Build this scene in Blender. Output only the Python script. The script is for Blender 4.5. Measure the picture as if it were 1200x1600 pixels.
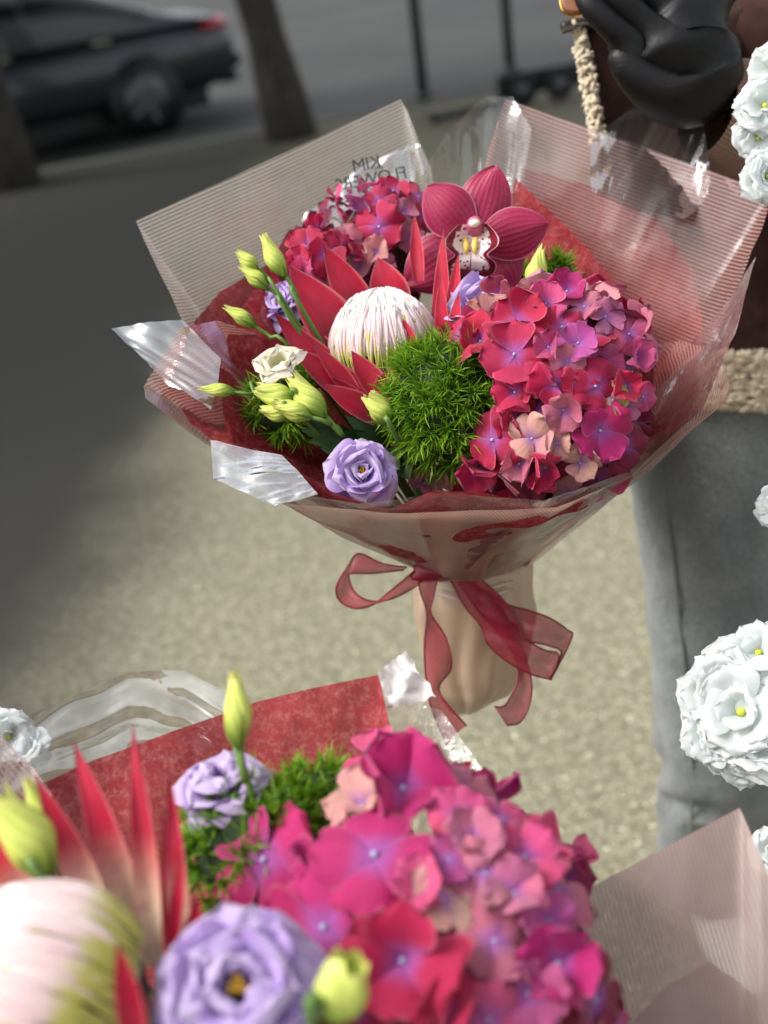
import bpy, math, random
from mathutils import Vector as V, Matrix, noise
random.seed(7)
sc = bpy.context.scene
for o in list(bpy.data.objects): bpy.data.objects.remove(o)
# ------------------------------------------------------------------ camera, sky, sun, exposure
FPX = 1800.0; PITCH = math.radians(27.5); ROLL = math.radians(8); CAM = V((0, 0, 1.5))
FWD = V((0, math.cos(PITCH), -math.sin(PITCH))); R0 = V((1, 0, 0)); U0 = V((0, math.sin(PITCH), math.cos(PITCH)))
RT = R0*math.cos(ROLL) - U0*math.sin(ROLL); UP = U0*math.cos(ROLL) + R0*math.sin(ROLL)
cam = bpy.data.cameras.new('camera'); camo = bpy.data.objects.new('camera', cam); sc.collection.objects.link(camo)
m = Matrix((RT, UP, -FWD)).transposed().to_4x4(); m.translation = CAM; camo.matrix_world = m
cam.sensor_fit = 'HORIZONTAL'; cam.sensor_width = 36; cam.lens = 36*FPX/1200; cam.clip_start = .05; cam.clip_end = 500
cam.dof.use_dof = True; cam.dof.focus_distance = .94; cam.dof.aperture_fstop = 4.7
sc.camera = camo
w = bpy.data.worlds.new('World'); sc.world = w; w.use_nodes = True
SUN_EL, SUN_AZ = math.radians(50), math.radians(-92)      # azimuth from +Y towards +X
nt = w.node_tree; bg = nt.nodes['Background']
sky = nt.nodes.new('ShaderNodeTexSky'); sky.sky_type = 'NISHITA'; sky.sun_disc = False
sky.sun_elevation = SUN_EL; sky.sun_rotation = SUN_AZ; sky.dust_density = 4; sky.air_density = 1.2
hs = nt.nodes.new('ShaderNodeHueSaturation'); hs.inputs['Saturation'].default_value = .25
nt.links.new(sky.outputs[0], hs.inputs['Color']); nt.links.new(hs.outputs[0], bg.inputs[0]); bg.inputs[1].default_value = .13
sl = bpy.data.lights.new('sun', 'SUN'); sl.energy = 1.5; sl.angle = math.radians(25); sl.color = (1, .97, .93)
so = bpy.data.objects.new('sun', sl); sc.collection.objects.link(so)
sd = V((math.sin(SUN_AZ)*math.cos(SUN_EL), math.cos(SUN_AZ)*math.cos(SUN_EL), math.sin(SUN_EL)))
so.rotation_euler = sd.to_track_quat('Z', 'Y').to_euler(); so.location = sd*10
vs = sc.view_settings; vs.view_transform = 'Standard'; vs.look = 'None'; vs.exposure = 1.0; vs.gamma = 1
sc.cycles.transparent_max_bounces = 18; sc.cycles.max_bounces = 6; sc.cycles.caustics_reflective = False; sc.cycles.caustics_refractive = False

# ------------------------------------------------------------------ helpers
def P(px, py, d): return CAM + (FWD + RT*((px-600)/FPX) + UP*((800-py)/FPX))*d
def ray(px, py): return FWD + RT*((px-600)/FPX) + UP*((800-py)/FPX)
def G(px, py, z=0): k = ray(px, py); return CAM + k*((z-CAM.z)/k.z)
def PY(px, py, y): k = ray(px, py); return CAM + k*(y/k.y)
def depth(p): return (p-CAM).dot(FWD)
def lerp(a, b, t): return a + (b-a)*t
def sstep(a, b, x):
    t = max(0, min(1, (x-a)/(b-a))); return t*t*(3-2*t)
def C(r, g, b):
    f = lambda c: (c/255/12.92) if c <= 10 else ((c/255+.055)/1.055)**2.4
    return (f(r), f(g), f(b), 1)
def nz(p, s=1, seed=0): return noise.noise(V((p[0]*s+seed*7.3, p[1]*s-seed*3.1, p[2]*s+seed*1.7)))
rnd = random.uniform
class MB:
    def __init__(s): s.v = []; s.f = []; s.uv = []
    def grid(s, f, nu, nv, closed=False):
        b = len(s.v)
        for j in range(nv+1):
            for i in range(nu+1):
                u, v = i/nu, j/nv; s.v.append(V(f(u, v))); s.uv.append((u, v))
        for j in range(nv):
            for i in range(nu):
                a = b+j*(nu+1)+i; s.f.append((a, a+1, a+nu+2, a+nu+1))
        return s
    def tube(s, pts, rads, n=8, cap=True):
        b = len(s.v); m_ = len(pts)
        if not isinstance(rads, (list, tuple)): rads = [rads]*m_
        x = None
        for i, p in enumerate(pts):
            t = (pts[min(i+1, m_-1)]-pts[max(i-1, 0)]).normalized()
            if x is None: x = t.orthogonal().normalized()
            else: x = (x - t*x.dot(t)).normalized()
            y = t.cross(x)
            for k in range(n):
                a = 2*math.pi*k/n; s.v.append(p + (x*math.cos(a)+y*math.sin(a))*rads[i]); s.uv.append((k/n, i/max(1, m_-1)))
        for i in range(m_-1):
            for k in range(n):
                a, c = b+i*n+k, b+i*n+(k+1) % n; s.f.append((a, c, c+n, a+n))
        if cap:
            s.f.append(tuple(b+k for k in range(n-1, -1, -1))); s.f.append(tuple(b+(m_-1)*n+k for k in range(n)))
        return s
    def box(s, c, d, rot=None):
        b = len(s.v); c = V(c)
        for z in (-1, 1):
            for y in (-1, 1):
                for x in (-1, 1):
                    q = V((x*d[0]/2, y*d[1]/2, z*d[2]/2))
                    if rot: q = rot @ q
                    s.v.append(c+q); s.uv.append(((x+1)/2, (z+1)/2))
        for q in ((0, 2, 3, 1), (4, 5, 7, 6), (0, 1, 5, 4), (2, 6, 7, 3), (0, 4, 6, 2), (1, 3, 7, 5)): s.f.append(tuple(b+i for i in q))
        return s
    def ball(s, c, r, n=8, mrows=6, sc_=(1, 1, 1), rot=None):
        def f(u, v):
            a, t = 2*math.pi*u, math.pi*v
            q = V((math.cos(a)*math.sin(t)*r*sc_[0], math.sin(a)*math.sin(t)*r*sc_[1], math.cos(t)*r*sc_[2]))
            if rot: q = rot @ q
            return V(c)+q
        return s.grid(f, n, mrows)
    def mesh(s, name, mat=None, off=None, smooth=True):
        me = bpy.data.meshes.new(name)
        me.from_pydata([(v-off) if off else v for v in s.v], [], s.f)
        ul = me.uv_layers.new(name='UVMap'); d = [0.0]*(2*len(me.loops))
        vi = [0]*len(me.loops); me.loops.foreach_get('vertex_index', vi)
        for i, k in enumerate(vi): d[2*i], d[2*i+1] = s.uv[k]
        ul.data.foreach_set('uv', d)
        if smooth: me.polygons.foreach_set('use_smooth', [True]*len(me.polygons))
        if mat: me.materials.append(mat)
        me.update(); return me
def link(name, data=None, parent=None, mw=None, color=None):
    o = bpy.data.objects.new(name, data); sc.collection.objects.link(o)
    if parent: o.parent = parent
    if mw is not None: o.matrix_basis = mw
    if color: o.color = color
    return o
def tag(o, label, cat, group=None):
    o['label'] = label; o['category'] = cat
    if group: o['group'] = group
    return o
def thing(name, label, cat, loc, group=None):
    o = link(name); o.location = loc; o.empty_display_size = .02; return tag(o, label, cat, group)
def part(root, name, mb, mat, color=None, smooth=True, label=None, stuff=False):
    """part of a top-level thing; mb is in world coordinates"""
    o = link(name, mb.mesh(name, mat, root.location, smooth), root, color=color)
    if label: o['label'] = label
    if stuff: o['kind'] = 'stuff'
    return o
def sub(root, par, name, mb, mat, color=None, smooth=True):
    o = link(name, mb.mesh(name, mat, root.location+par.location, smooth), par, color=color); return o
def struct(name, mb, mat, smooth=False):
    o = link(name, mb.mesh(name, mat, None, smooth)); o['kind'] = 'structure'; return o
def frame(z, hint=V((0, 0, 1)), x=None):
    z = z.normalized()
    x = hint.cross(z).normalized() if x is None else (x - z*x.dot(z)).normalized()
    return Matrix((x, z.cross(x), z)).transposed()
def m4(rot, loc, s=1): 
    m_ = (rot @ Matrix.Scale(s, 3)).to_4x4(); m_.translation = loc; return m_
def spline(pts, n):
    out = []; k = len(pts)-1
    for i in range(n+1):
        t = i/n*k; j = min(int(t), k-1); t -= j
        p0, p1, p2, p3 = pts[max(j-1, 0)], pts[j], pts[j+1], pts[min(j+2, k)]
        out.append(.5*((2*p1)+(p2-p0)*t+(2*p0-5*p1+4*p2-p3)*t*t+(3*p1-p0-3*p2+p3)*t**3))
    return out
def polyat(pts, n):
    """resample a polyline evenly by length, keeping its corners near"""
    L = [0]
    for a, b in zip(pts, pts[1:]): L.append(L[-1]+(b-a).length)
    out = []
    for i in range(n+1):
        t = L[-1]*i/n; j = 0
        while j < len(pts)-2 and L[j+1] < t: j += 1
        out.append(lerp(pts[j], pts[j+1], (t-L[j])/max(1e-9, L[j+1]-L[j])))
    return out

# ------------------------------------------------------------------ materials
class Mat:
    def __init__(s, name):
        s.m = bpy.data.materials.new(name); s.m.use_nodes = True; s.t = s.m.node_tree; s.t.nodes.clear()
        s.out = s.n('OutputMaterial')
    def n(s, kind, **kw):
        nd = s.t.nodes.new('ShaderNode'+kind)
        for k, v in kw.items(): setattr(nd, k, v)
        return nd
    def put(s, sock, v):
        if isinstance(v, bpy.types.NodeSocket): s.t.links.new(v, sock)
        elif v is not None: sock.default_value = v
    def math(s, op, a, b=None, c=None, clamp=False):
        nd = s.n('Math', operation=op); nd.use_clamp = clamp
        s.put(nd.inputs[0], a); s.put(nd.inputs[1], b); s.put(nd.inputs[2], c); return nd.outputs[0]
    def mix(s, f, a, b, mode='MIX'):
        nd = s.n('Mix', data_type='RGBA', blend_type=mode); s.put(nd.inputs[0], f); s.put(nd.inputs[6], a); s.put(nd.inputs[7], b); return nd.outputs[2]
    def ss(s, x, lo, hi, a=0., b=1.):
        nd = s.n('MapRange', interpolation_type='SMOOTHSTEP'); s.put(nd.inputs[0], x)
        for i, q in zip((1, 2, 3, 4), (lo, hi, a, b)): s.put(nd.inputs[i], q)
        return nd.outputs[0]
    def noise(s, scale, detail=4, vec=None, rough=.55):
        nd = s.n('TexNoise'); nd.inputs['Scale'].default_value = scale; nd.inputs['Detail'].default_value = detail; nd.inputs['Roughness'].default_value = rough
        if vec is None: vec = s.obj()
        s.put(nd.inputs['Vector'], vec); return nd.outputs[0]
    def voro(s, scale, vec=None, feature='F1', out='Distance'):
        nd = s.n('TexVoronoi', feature=feature); nd.inputs['Scale'].default_value = scale
        s.put(nd.inputs['Vector'], vec if vec is not None else s.obj()); return nd.outputs[out]
    def obj(s): return s.n('TexCoord').outputs['Object']
    def uv(s):
        sp = s.n('SeparateXYZ'); s.put(sp.inputs[0], s.n('TexCoord').outputs['UV']); return sp.outputs[0], sp.outputs[1]
    def ocol(s): return s.n('ObjectInfo').outputs['Color']
    def orand(s): return s.n('ObjectInfo').outputs['Random']
    def bump(s, h, strength=.3, dist=.001):
        nd = s.n('Bump'); nd.inputs['Strength'].default_value = strength; nd.inputs['Distance'].default_value = dist; s.put(nd.inputs['Height'], h); return nd.outputs[0]
    def pbr(s, col, rough=.5, metal=0., spec=.5, normal=None, trans=0., sheen=0., coat=0.):
        b = s.n('BsdfPrincipled'); s.put(b.inputs['Base Color'], col); s.put(b.inputs['Roughness'], rough); s.put(b.inputs['Metallic'], metal)
        b.inputs['Specular IOR Level'].default_value = spec; b.inputs['Sheen Weight'].default_value = sheen; b.inputs['Coat Weight'].default_value = coat
        if normal is not None: s.put(b.inputs['Normal'], normal)
        sh = b.outputs[0]
        if trans:
            t = s.n('BsdfTranslucent'); s.put(t.inputs[0], col)
            if normal is not None: s.put(t.inputs['Normal'], normal)
            sh = s.mixs(trans, sh, t.outputs[0])
        return sh
    def mixs(s, f, a, b):
        nd = s.n('MixShader'); s.put(nd.inputs[0], f); s.put(nd.inputs[1], a); s.put(nd.inputs[2], b); return nd.outputs[0]
    def clear(s, f, sh):
        """f = opacity"""
        t = s.n('BsdfTransparent'); return s.mixs(f, t.outputs[0], sh)
    def done(s, sh): s.put(s.out.inputs[0], sh); return s.m
def plain(name, col, rough=.6, metal=0., ns=0, amt=.15, bs=0, bd=.001, sheen=0., coat=0., trans=0., spec=.5):
    k = Mat(name); c = col
    if ns: c = k.mix(k.noise(ns), tuple(x*(1-amt) for x in col[:3])+(1,), tuple(min(1, x*(1+amt)) for x in col[:3])+(1,))
    nn = k.bump(k.noise(bs, 5), .6, bd) if bs else None
    return k.done(k.pbr(c, rough, metal, spec, nn, trans, sheen, coat))

def mat_hydrangea():
    k = Mat('hydrangea_petal'); u, v = k.uv()
    c = k.ocol(); uc = k.math('SUBTRACT', u, .5)
    blot = k.noise(260, 3)
    c = k.mix(k.ss(blot, .35, .75, 0., .35), c, k.mix(1., c, (1.25, .75, .95, 1), 'MULTIPLY'))
    f = k.ss(k.math('ADD', v, k.math('MULTIPLY', k.math('SUBTRACT', blot, .5), .35)), .0, .46, .25, 1.)
    c = k.mix(f, C(158, 92, 178), c)
    ang = k.math('DIVIDE', uc, k.math('ADD', v, .25))
    vein = k.math('ABSOLUTE', k.math('SINE', k.math('MULTIPLY', ang, 42)))
    vm = k.math('MULTIPLY', k.ss(vein, 0., .35, 1., 0.), .42)
    c = k.mix(vm, c, k.mix(1., c, (.42, .2, .4, 1), 'MULTIPLY'))
    st = k.n('CombineXYZ'); k.put(st.inputs[0], k.math('MULTIPLY', ang, 9.)); k.put(st.inputs[1], k.math('MULTIPLY', v, 1.2)); k.put(st.inputs[2], k.math('MULTIPLY', k.orand(), 40.))
    sn_ = k.noise(2.2, 4, vec=st.outputs[0]); c = k.mix(k.ss(sn_, .35, .7, 0., .45), c, k.mix(1., c, (1.35, 1.7, 1.45, 1), 'MULTIPLY'))
    c = k.mix(k.ss(k.noise(45, 5, rough=.7), .6, .74, 0., .5), c, C(170, 120, 110))
    edge = k.ss(k.math('ABSOLUTE', uc), .42, .5, 0., .25)
    c = k.mix(edge, c, C(225, 150, 160))
    return k.done(k.pbr(c, .5, normal=k.bump(k.math('SUBTRACT', k.noise(300, 3), vm), .35, .0012), trans=.28, sheen=.2, spec=.35))
def mat_ruffle(name, base, pale, deep, tr=.35):
    k = Mat(name); u, v = k.uv(); n_ = k.noise(120, 4)
    c = k.mix(k.ss(v, .0, .9), deep, base); c = k.mix(k.ss(k.math('ADD', v, k.math('MULTIPLY', n_, .3)), .85, 1.2), c, pale)
    vein = k.math('ABSOLUTE', k.math('SINE', k.math('MULTIPLY', k.math('DIVIDE', k.math('SUBTRACT', u, .5), k.math('ADD', v, .3)), 60)))
    c = k.mix(k.math('MULTIPLY', k.ss(vein, 0., .5, 1., 0.), .18), c, deep)
    return k.done(k.pbr(c, .55, normal=k.bump(n_, .3, .001), trans=tr, sheen=.2, spec=.15))
def mat_bract():
    k = Mat('protea_bract'); u, v = k.uv(); n_ = k.noise(90, 4)
    str_ = k.noise(14, 4, vec=None)
    c = k.mix(k.ss(v, .12, .58), k.ocol(), C(182, 6, 50)); c = k.mix(k.ss(v, .82, 1.), c, C(150, 6, 52))
    au = k.math('ABSOLUTE', k.math('SUBTRACT', u, .5))
    c = k.mix(k.ss(au, .41, .5, 0., .5), c, C(230, 150, 150))
    c = k.mix(k.ss(n_, .4, .8, 0., .4), c, C(130, 12, 38))
    fz = k.n('CombineXYZ'); k.put(fz.inputs[0], k.math('MULTIPLY', u, 26.)); k.put(fz.inputs[1], k.math('MULTIPLY', v, 2.5)); k.put(fz.inputs[2], k.math('MULTIPLY', k.orand(), 30.))
    c = k.mix(k.ss(k.noise(1., 4, vec=fz.outputs[0]), .4, .75, 0., .22), c, k.mix(.3, c, C(215, 130, 135)))
    lines = k.math('ABSOLUTE', k.math('SINE', k.math('MULTIPLY', u, 55)))
    return k.done(k.pbr(c, .34, normal=k.bump(k.math('ADD', lines, n_), .3, .0008), trans=.12, sheen=.05, spec=.45))
def mat_style():
    k = Mat('protea_style'); u, v = k.uv(); n_ = k.noise(160, 3)
    c = k.mix(k.ss(k.math('ADD', v, k.math('MULTIPLY', k.math('SUBTRACT', n_, .5), .12)), .2, .36), C(178, 172, 60), C(206, 178, 178))
    c = k.mix(k.ss(v, .4, .95), c, C(226, 220, 216))
    return k.done(k.pbr(c, .7, normal=k.bump(n_, .5, .0006), sheen=.6, spec=.25))
def mat_bud():
    k = Mat('bud_skin'); u, v = k.uv(); n_ = k.noise(150, 3)
    c = k.mix(k.ss(v, .0, .55), C(120, 160, 50), C(205, 215, 105)); c = k.mix(k.ss(v, .75, 1.), c, C(226, 226, 130))
    ln = k.math('ABSOLUTE', k.math('SINE', k.math('MULTIPLY', k.math('ADD', u, k.math('MULTIPLY', v, .35)), 31)))
    c = k.mix(k.ss(ln, 0., .35, .45, 0.), c, C(110, 140, 45))
    return k.done(k.pbr(c, .45, normal=k.bump(k.math('ADD', ln, n_), .4, .0008), trans=.15, spec=.4))
def mat_tepal():
    k = Mat('orchid_tepal'); u, v = k.uv(); uc = k.math('SUBTRACT', u, .5); au = k.math('ABSOLUTE', uc)
    n_ = k.noise(110, 3)
    c = k.mix(k.ss(k.math('ADD', v, k.math('MULTIPLY', n_, .3)), .2, 1.1), C(146, 14, 62), C(172, 38, 82))
    vein = k.math('ABSOLUTE', k.math('SINE', k.math('MULTIPLY', uc, 31)))
    c = k.mix(k.ss(vein, 0., .45, .75, 0.), c, C(98, 6, 42))
    net = k.voro(420, feature='DISTANCE_TO_EDGE'); c = k.mix(k.ss(net, 0., .12, .35, 0.), c, C(184, 72, 108))
    e = k.math('MAXIMUM', k.ss(au, .474, .5, 0., .8), k.ss(v, .98, 1., 0., .8))
    c = k.mix(e, c, C(226, 170, 176))
    return k.done(k.pbr(c, .42, normal=k.bump(k.math('SUBTRACT', 1., vein), .25, .001), trans=.2, spec=.45))
def mat_lip():
    k = Mat('orchid_lip'); u, v = k.uv(); n_ = k.noise(120, 3); uc = k.math('SUBTRACT', u, .5); au = k.math('ABSOLUTE', uc)
    vec = k.n('CombineXYZ'); k.put(vec.inputs[0], k.math('MULTIPLY', u, 1.1)); k.put(vec.inputs[1], k.math('MULTIPLY', v, 1.3))
    sp = k.voro(10, vec.outputs[0]); c = k.mix(k.ss(sp, .27, .36, .95, 0.), C(236, 220, 214), C(122, 12, 44))
    r_ = k.math('ADD', k.math('MAXIMUM', k.math('MULTIPLY', au, 2.), k.math('SUBTRACT', k.math('MULTIPLY', v, 1.05), .08)), k.math('MULTIPLY', k.math('SUBTRACT', n_, .5), .3))
    c = k.mix(k.ss(r_, .66, .74), c, C(112, 8, 36))
    e = k.math('MAXIMUM', k.ss(au, .475, .498), k.ss(v, .955, .99)); c = k.mix(e, c, C(236, 205, 205))
    c = k.mix(k.ss(k.math('MULTIPLY', k.math('LESS_THAN', au, .012), k.ss(v, .45, .5)), .2, .8), c, C(128, 10, 40))
    return k.done(k.pbr(c, .4, normal=k.bump(n_, .3, .001), trans=.12, spec=.45))
def mat_green(name, a, b, tr=.3, rough=.5):
    k = Mat(name); u, v = k.uv(); c = k.mix(k.ss(v, 0., 1.), a, b); c = k.mix(k.math('MULTIPLY', k.noise(90, 3), .5), c, a)
    return k.done(k.pbr(c, rough, trans=tr, spec=.35))
def mat_tissue():
    k = Mat('red_tissue'); n1 = k.noise(38, 6, rough=.7); n2 = k.noise(420, 3); fib = k.noise(150, 6, rough=.8)
    c = k.mix(k.ss(n1, .3, .7), C(132, 24, 38), C(164, 50, 58)); c = k.mix(k.ss(fib, .42, .75, 0., .7), c, C(206, 128, 124))
    c = k.mix(k.ss(n2, .3, .7, 0., .3), c, C(140, 24, 40))
    return k.done(k.clear(.93, k.pbr(c, .75, normal=k.bump(k.math('ADD', n1, k.math('MULTIPLY', fib, .5)), .5, .002), trans=.35, spec=.2)))
def mat_film(name, a0, a1, period, gloss=.06, rough=.22, trans=.45, wr=9):
    """striped wrapping film: UV.x is a length in metres across the printed stripes"""
    k = Mat(name); u, v = k.uv()
    s_ = k.math('SINE', k.math('MULTIPLY', u, 2*math.pi/period))
    a = k.ss(s_, -.25, .25, a0, a1)
    n_ = k.noise(wr, 4)
    c = k.mix(k.ss(n_, .3, .7, 0., .25), k.ocol(), C(225, 205, 195))
    sh = k.pbr(c, .5, trans=trans, spec=.3)
    g = k.n('BsdfGlossy'); g.inputs['Roughness'].default_value = rough; k.put(g.inputs['Normal'], k.bump(n_, .5, .01))
    lw = k.n('LayerWeight'); lw.inputs[0].default_value = .25
    sh = k.clear(a, sh)
    return k.done(k.mixs(k.math('ADD', k.math('MULTIPLY', lw.outputs['Fresnel'], .5), gloss, clamp=True), sh, g.outputs[0]))
def mat_clear(name, base, rough=.04, haze=.03, wr=14, bd=.012, streak=None):
    k = Mat(name); n_ = k.noise(wr, 5); n2 = k.noise(wr*.35, 2)
    if streak:
        u, v = k.uv(); vec = k.n('CombineXYZ'); k.put(vec.inputs[0], k.math('MULTIPLY', u, streak[0])); k.put(vec.inputs[1], k.math('MULTIPLY', v, streak[1])); n_ = k.noise(1., 1.5, vec=vec.outputs[0])
    nn = k.bump(k.math('ADD', n_, n2), .6, bd)
    g = k.n('BsdfGlossy'); g.inputs['Roughness'].default_value = rough; k.put(g.inputs['Normal'], nn)
    d = k.pbr((.9, .9, .9, 1), .5, trans=.4)
    lw = k.n('LayerWeight'); lw.inputs[0].default_value = .35; k.put(lw.inputs['Normal'], nn)
    sh = k.clear(haze, d)
    return k.done(k.mixs(k.math('ADD', k.math('MULTIPLY', lw.outputs['Fresnel'], .7), base, clamp=True), sh, g.outputs[0]))
def mat_ground():
    k = Mat('pavement'); o = k.obj(); sp = k.n('SeparateXYZ'); k.put(sp.inputs[0], o)
    big = k.noise(1.1, 5); mid = k.noise(42, 4); fine = k.noise(170, 4); peb = k.voro(120); pc = k.voro(120, out='Color'); peb2 = k.voro(55); pc2 = k.voro(55, out='Color')
    sep = k.n('SeparateColor'); k.put(sep.inputs[0], pc); sep2 = k.n('SeparateColor'); k.put(sep2.inputs[0], pc2)
    c = k.mix(k.ss(mid, .3, .7), C(118, 115, 95), C(158, 153, 128)); c = k.mix(k.ss(fine, .3, .75, 0., .6), c, C(88, 86, 70))
    c = k.mix(k.math('MULTIPLY', k.ss(peb, .25, .42, 1., 0.), k.ss(sep.outputs[0], .55, .8)), c, C(196, 190, 165))
    c = k.mix(k.math('MULTIPLY', k.ss(peb, .25, .42, 1., 0.), k.ss(sep.outputs[1], .72, .86)), c, C(78, 74, 62))
    c = k.mix(k.math('MULTIPLY', k.ss(peb2, .16, .26, 1., 0.), k.ss(sep2.outputs[0], .68, .74)), c, C(212, 204, 178))
    c = k.mix(k.math('MULTIPLY', k.ss(peb2, .1, .16, 1., 0.), k.ss(sep2.outputs[1], .8, .86)), c, C(48, 44, 36))
    # soft-edged darkening of the left side, painted into the pavement colour as shade
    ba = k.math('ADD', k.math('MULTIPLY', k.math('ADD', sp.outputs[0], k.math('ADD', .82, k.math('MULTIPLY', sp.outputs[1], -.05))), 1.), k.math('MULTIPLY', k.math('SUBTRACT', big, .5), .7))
    dark_tone = k.mix(k.ss(fine, .3, .7), C(38, 38, 35), C(56, 55, 51)); dark_tone = k.mix(k.ss(big, .3, .7), dark_tone, C(50, 49, 45))
    f = k.ss(ba, -.35, .3); c = k.mix(f, dark_tone, c)
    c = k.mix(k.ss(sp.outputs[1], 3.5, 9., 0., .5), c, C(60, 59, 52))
    return k.done(k.pbr(c, .85, normal=k.bump(k.math('ADD', peb, fine), .55, .004), spec=.3))
M = {}
M['hyd'] = mat_hydrangea(); M['bract'] = mat_bract(); M['style'] = mat_style(); M['bud'] = mat_bud(); M['tepal'] = mat_tepal(); M['lip'] = mat_lip()
M['lilac'] = mat_ruffle('lisianthus_petal', C(196, 168, 222), C(222, 206, 236), C(142, 108, 190)); M['cream'] = mat_ruffle('cream_petal', C(228, 222, 190), C(236, 226, 216), C(190, 200, 110))
M['white'] = mat_ruffle('white_petal', C(238, 242, 242), C(244, 247, 247), C(228, 236, 230), .5)
M['moss'] = mat_green('moss_filament', C(50, 98, 10), C(146, 190, 42)); M['mosscore'] = plain('moss_core', C(24, 42, 10), .9)
M['leaf'] = mat_green('leaf', C(30, 52, 24), C(52, 82, 36), .15); M['stem'] = plain('green_stem', C(92, 122, 52), .5, ns=60); M['calyx'] = mat_green('calyx', C(84, 112, 40), C(128, 150, 62), .1)
M['eye'] = plain('floret_eye', C(168, 166, 200), .5); M['stamen'] = plain('stamen', C(206, 160, 40), .6); M['core'] = plain('hydrangea_core', C(70, 44, 40), .9, ns=80)
M['pcore'] = plain('protea_core', C(84, 74, 62), .9)
M['cap'] = plain('anther_cap', C(238, 225, 205), .35); M['column'] = plain('column', C(190, 90, 120), .4, ns=90, amt=.3); M['callus'] = plain('callus', C(232, 200, 100), .5)
M['tissue'] = mat_tissue()
M['film'] = mat_film('striped_film', .22, .8, .0035, trans=.6); M['filmr'] = mat_film('striped_film_pink', .14, .58, .0037, trans=.55); M['tan'] = mat_film('tan_film', .6, .78, .0030, .05)
M['filmg'] = mat_film('striped_film_grey', .82, .95, .0030, .02, .5, trans=.3)
M['solid'] = mat_film('stem_film', .9, .93, .003, .06, .3, .25)
M['clear'] = mat_clear('cellophane', .09, .14); M['shine'] = mat_clear('shiny_cellophane', .40, .07, .08, 4, .01); M['streak'] = mat_clear('folded_cellophane', .26, .05, .03, 3, .006, (1.2, 30)); M['glare'] = mat_clear('bright_cellophane', .40, .1, .22, 9, .01); M['ink'] = plain('black_ink', C(30, 30, 30), .6)
M['wpaper'] = plain('white_tissue', C(242, 238, 235), .7, trans=.3)
def ribbon_mat():
    k = Mat('organza'); wv = k.noise(900, 2); n_ = k.noise(30, 3)
    c = k.mix(k.ss(n_, .3, .7), C(152, 8, 44), C(176, 36, 66))
    sh = k.pbr(c, .35, trans=.4, sheen=.4, spec=.5)
    return k.done(k.clear(k.ss(wv, .3, .7, .7, .88), sh))
M['organza'] = ribbon_mat(); M['hem'] = plain('ribbon_hem', C(120, 8, 36), .4)

# ------------------------------------------------------------------ the setting: street, kerb, pavement
dark_tone = Mat('asphalt'); nn_ = dark_tone.noise(120, 5); bb_ = dark_tone.noise(.35, 4)
ac = dark_tone.mix(dark_tone.ss(nn_, .3, .7), C(30, 31, 31), C(44, 45, 44)); ac = dark_tone.mix(dark_tone.ss(bb_, .35, .65, 0., .5), ac, C(58, 59, 57))
M['asphalt'] = dark_tone.done(dark_tone.pbr(ac, .8, normal=dark_tone.bump(nn_, .5, .004)))
struct('street', MB().grid(lambda u, v: V((lerp(-220, 220, u), lerp(-40, 420, v), -.12)), 8, 8), M['asphalt'])
KA, KB = G(-60, 292), G(1000, 108)            # kerb line along the parked car
kd = (KB-KA).normalized(); kn = V((-kd.y, kd.x, 0))
def pave(u, v):
    a = KA + kd*lerp(-40, 40, u); return lerp(V((a.x+4*(u-.5), -8, 0)), V((a.x, a.y, 0)), v)
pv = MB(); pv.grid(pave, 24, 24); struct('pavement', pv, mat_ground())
M['kerb'] = plain('kerb_stone', C(84, 83, 76), .85, ns=20, amt=.2, bs=90, bd=.002)
kerb = link('kerb'); kerb['kind'] = 'structure'; kerb.location = KA
kme = MB(); kme.box((0, 0, -.055), (.98, .15, .135)); kmesh = kme.mesh('kerbstone', M['kerb'], smooth=False)
for i in range(-3, 16):
    link('kerbstone', kmesh, kerb, m4(frame(V((0, 0, 1)), x=kd), kd*(i*1.0)+kn*.077+V((0, 0, rnd(-.002, .003)))))

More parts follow.
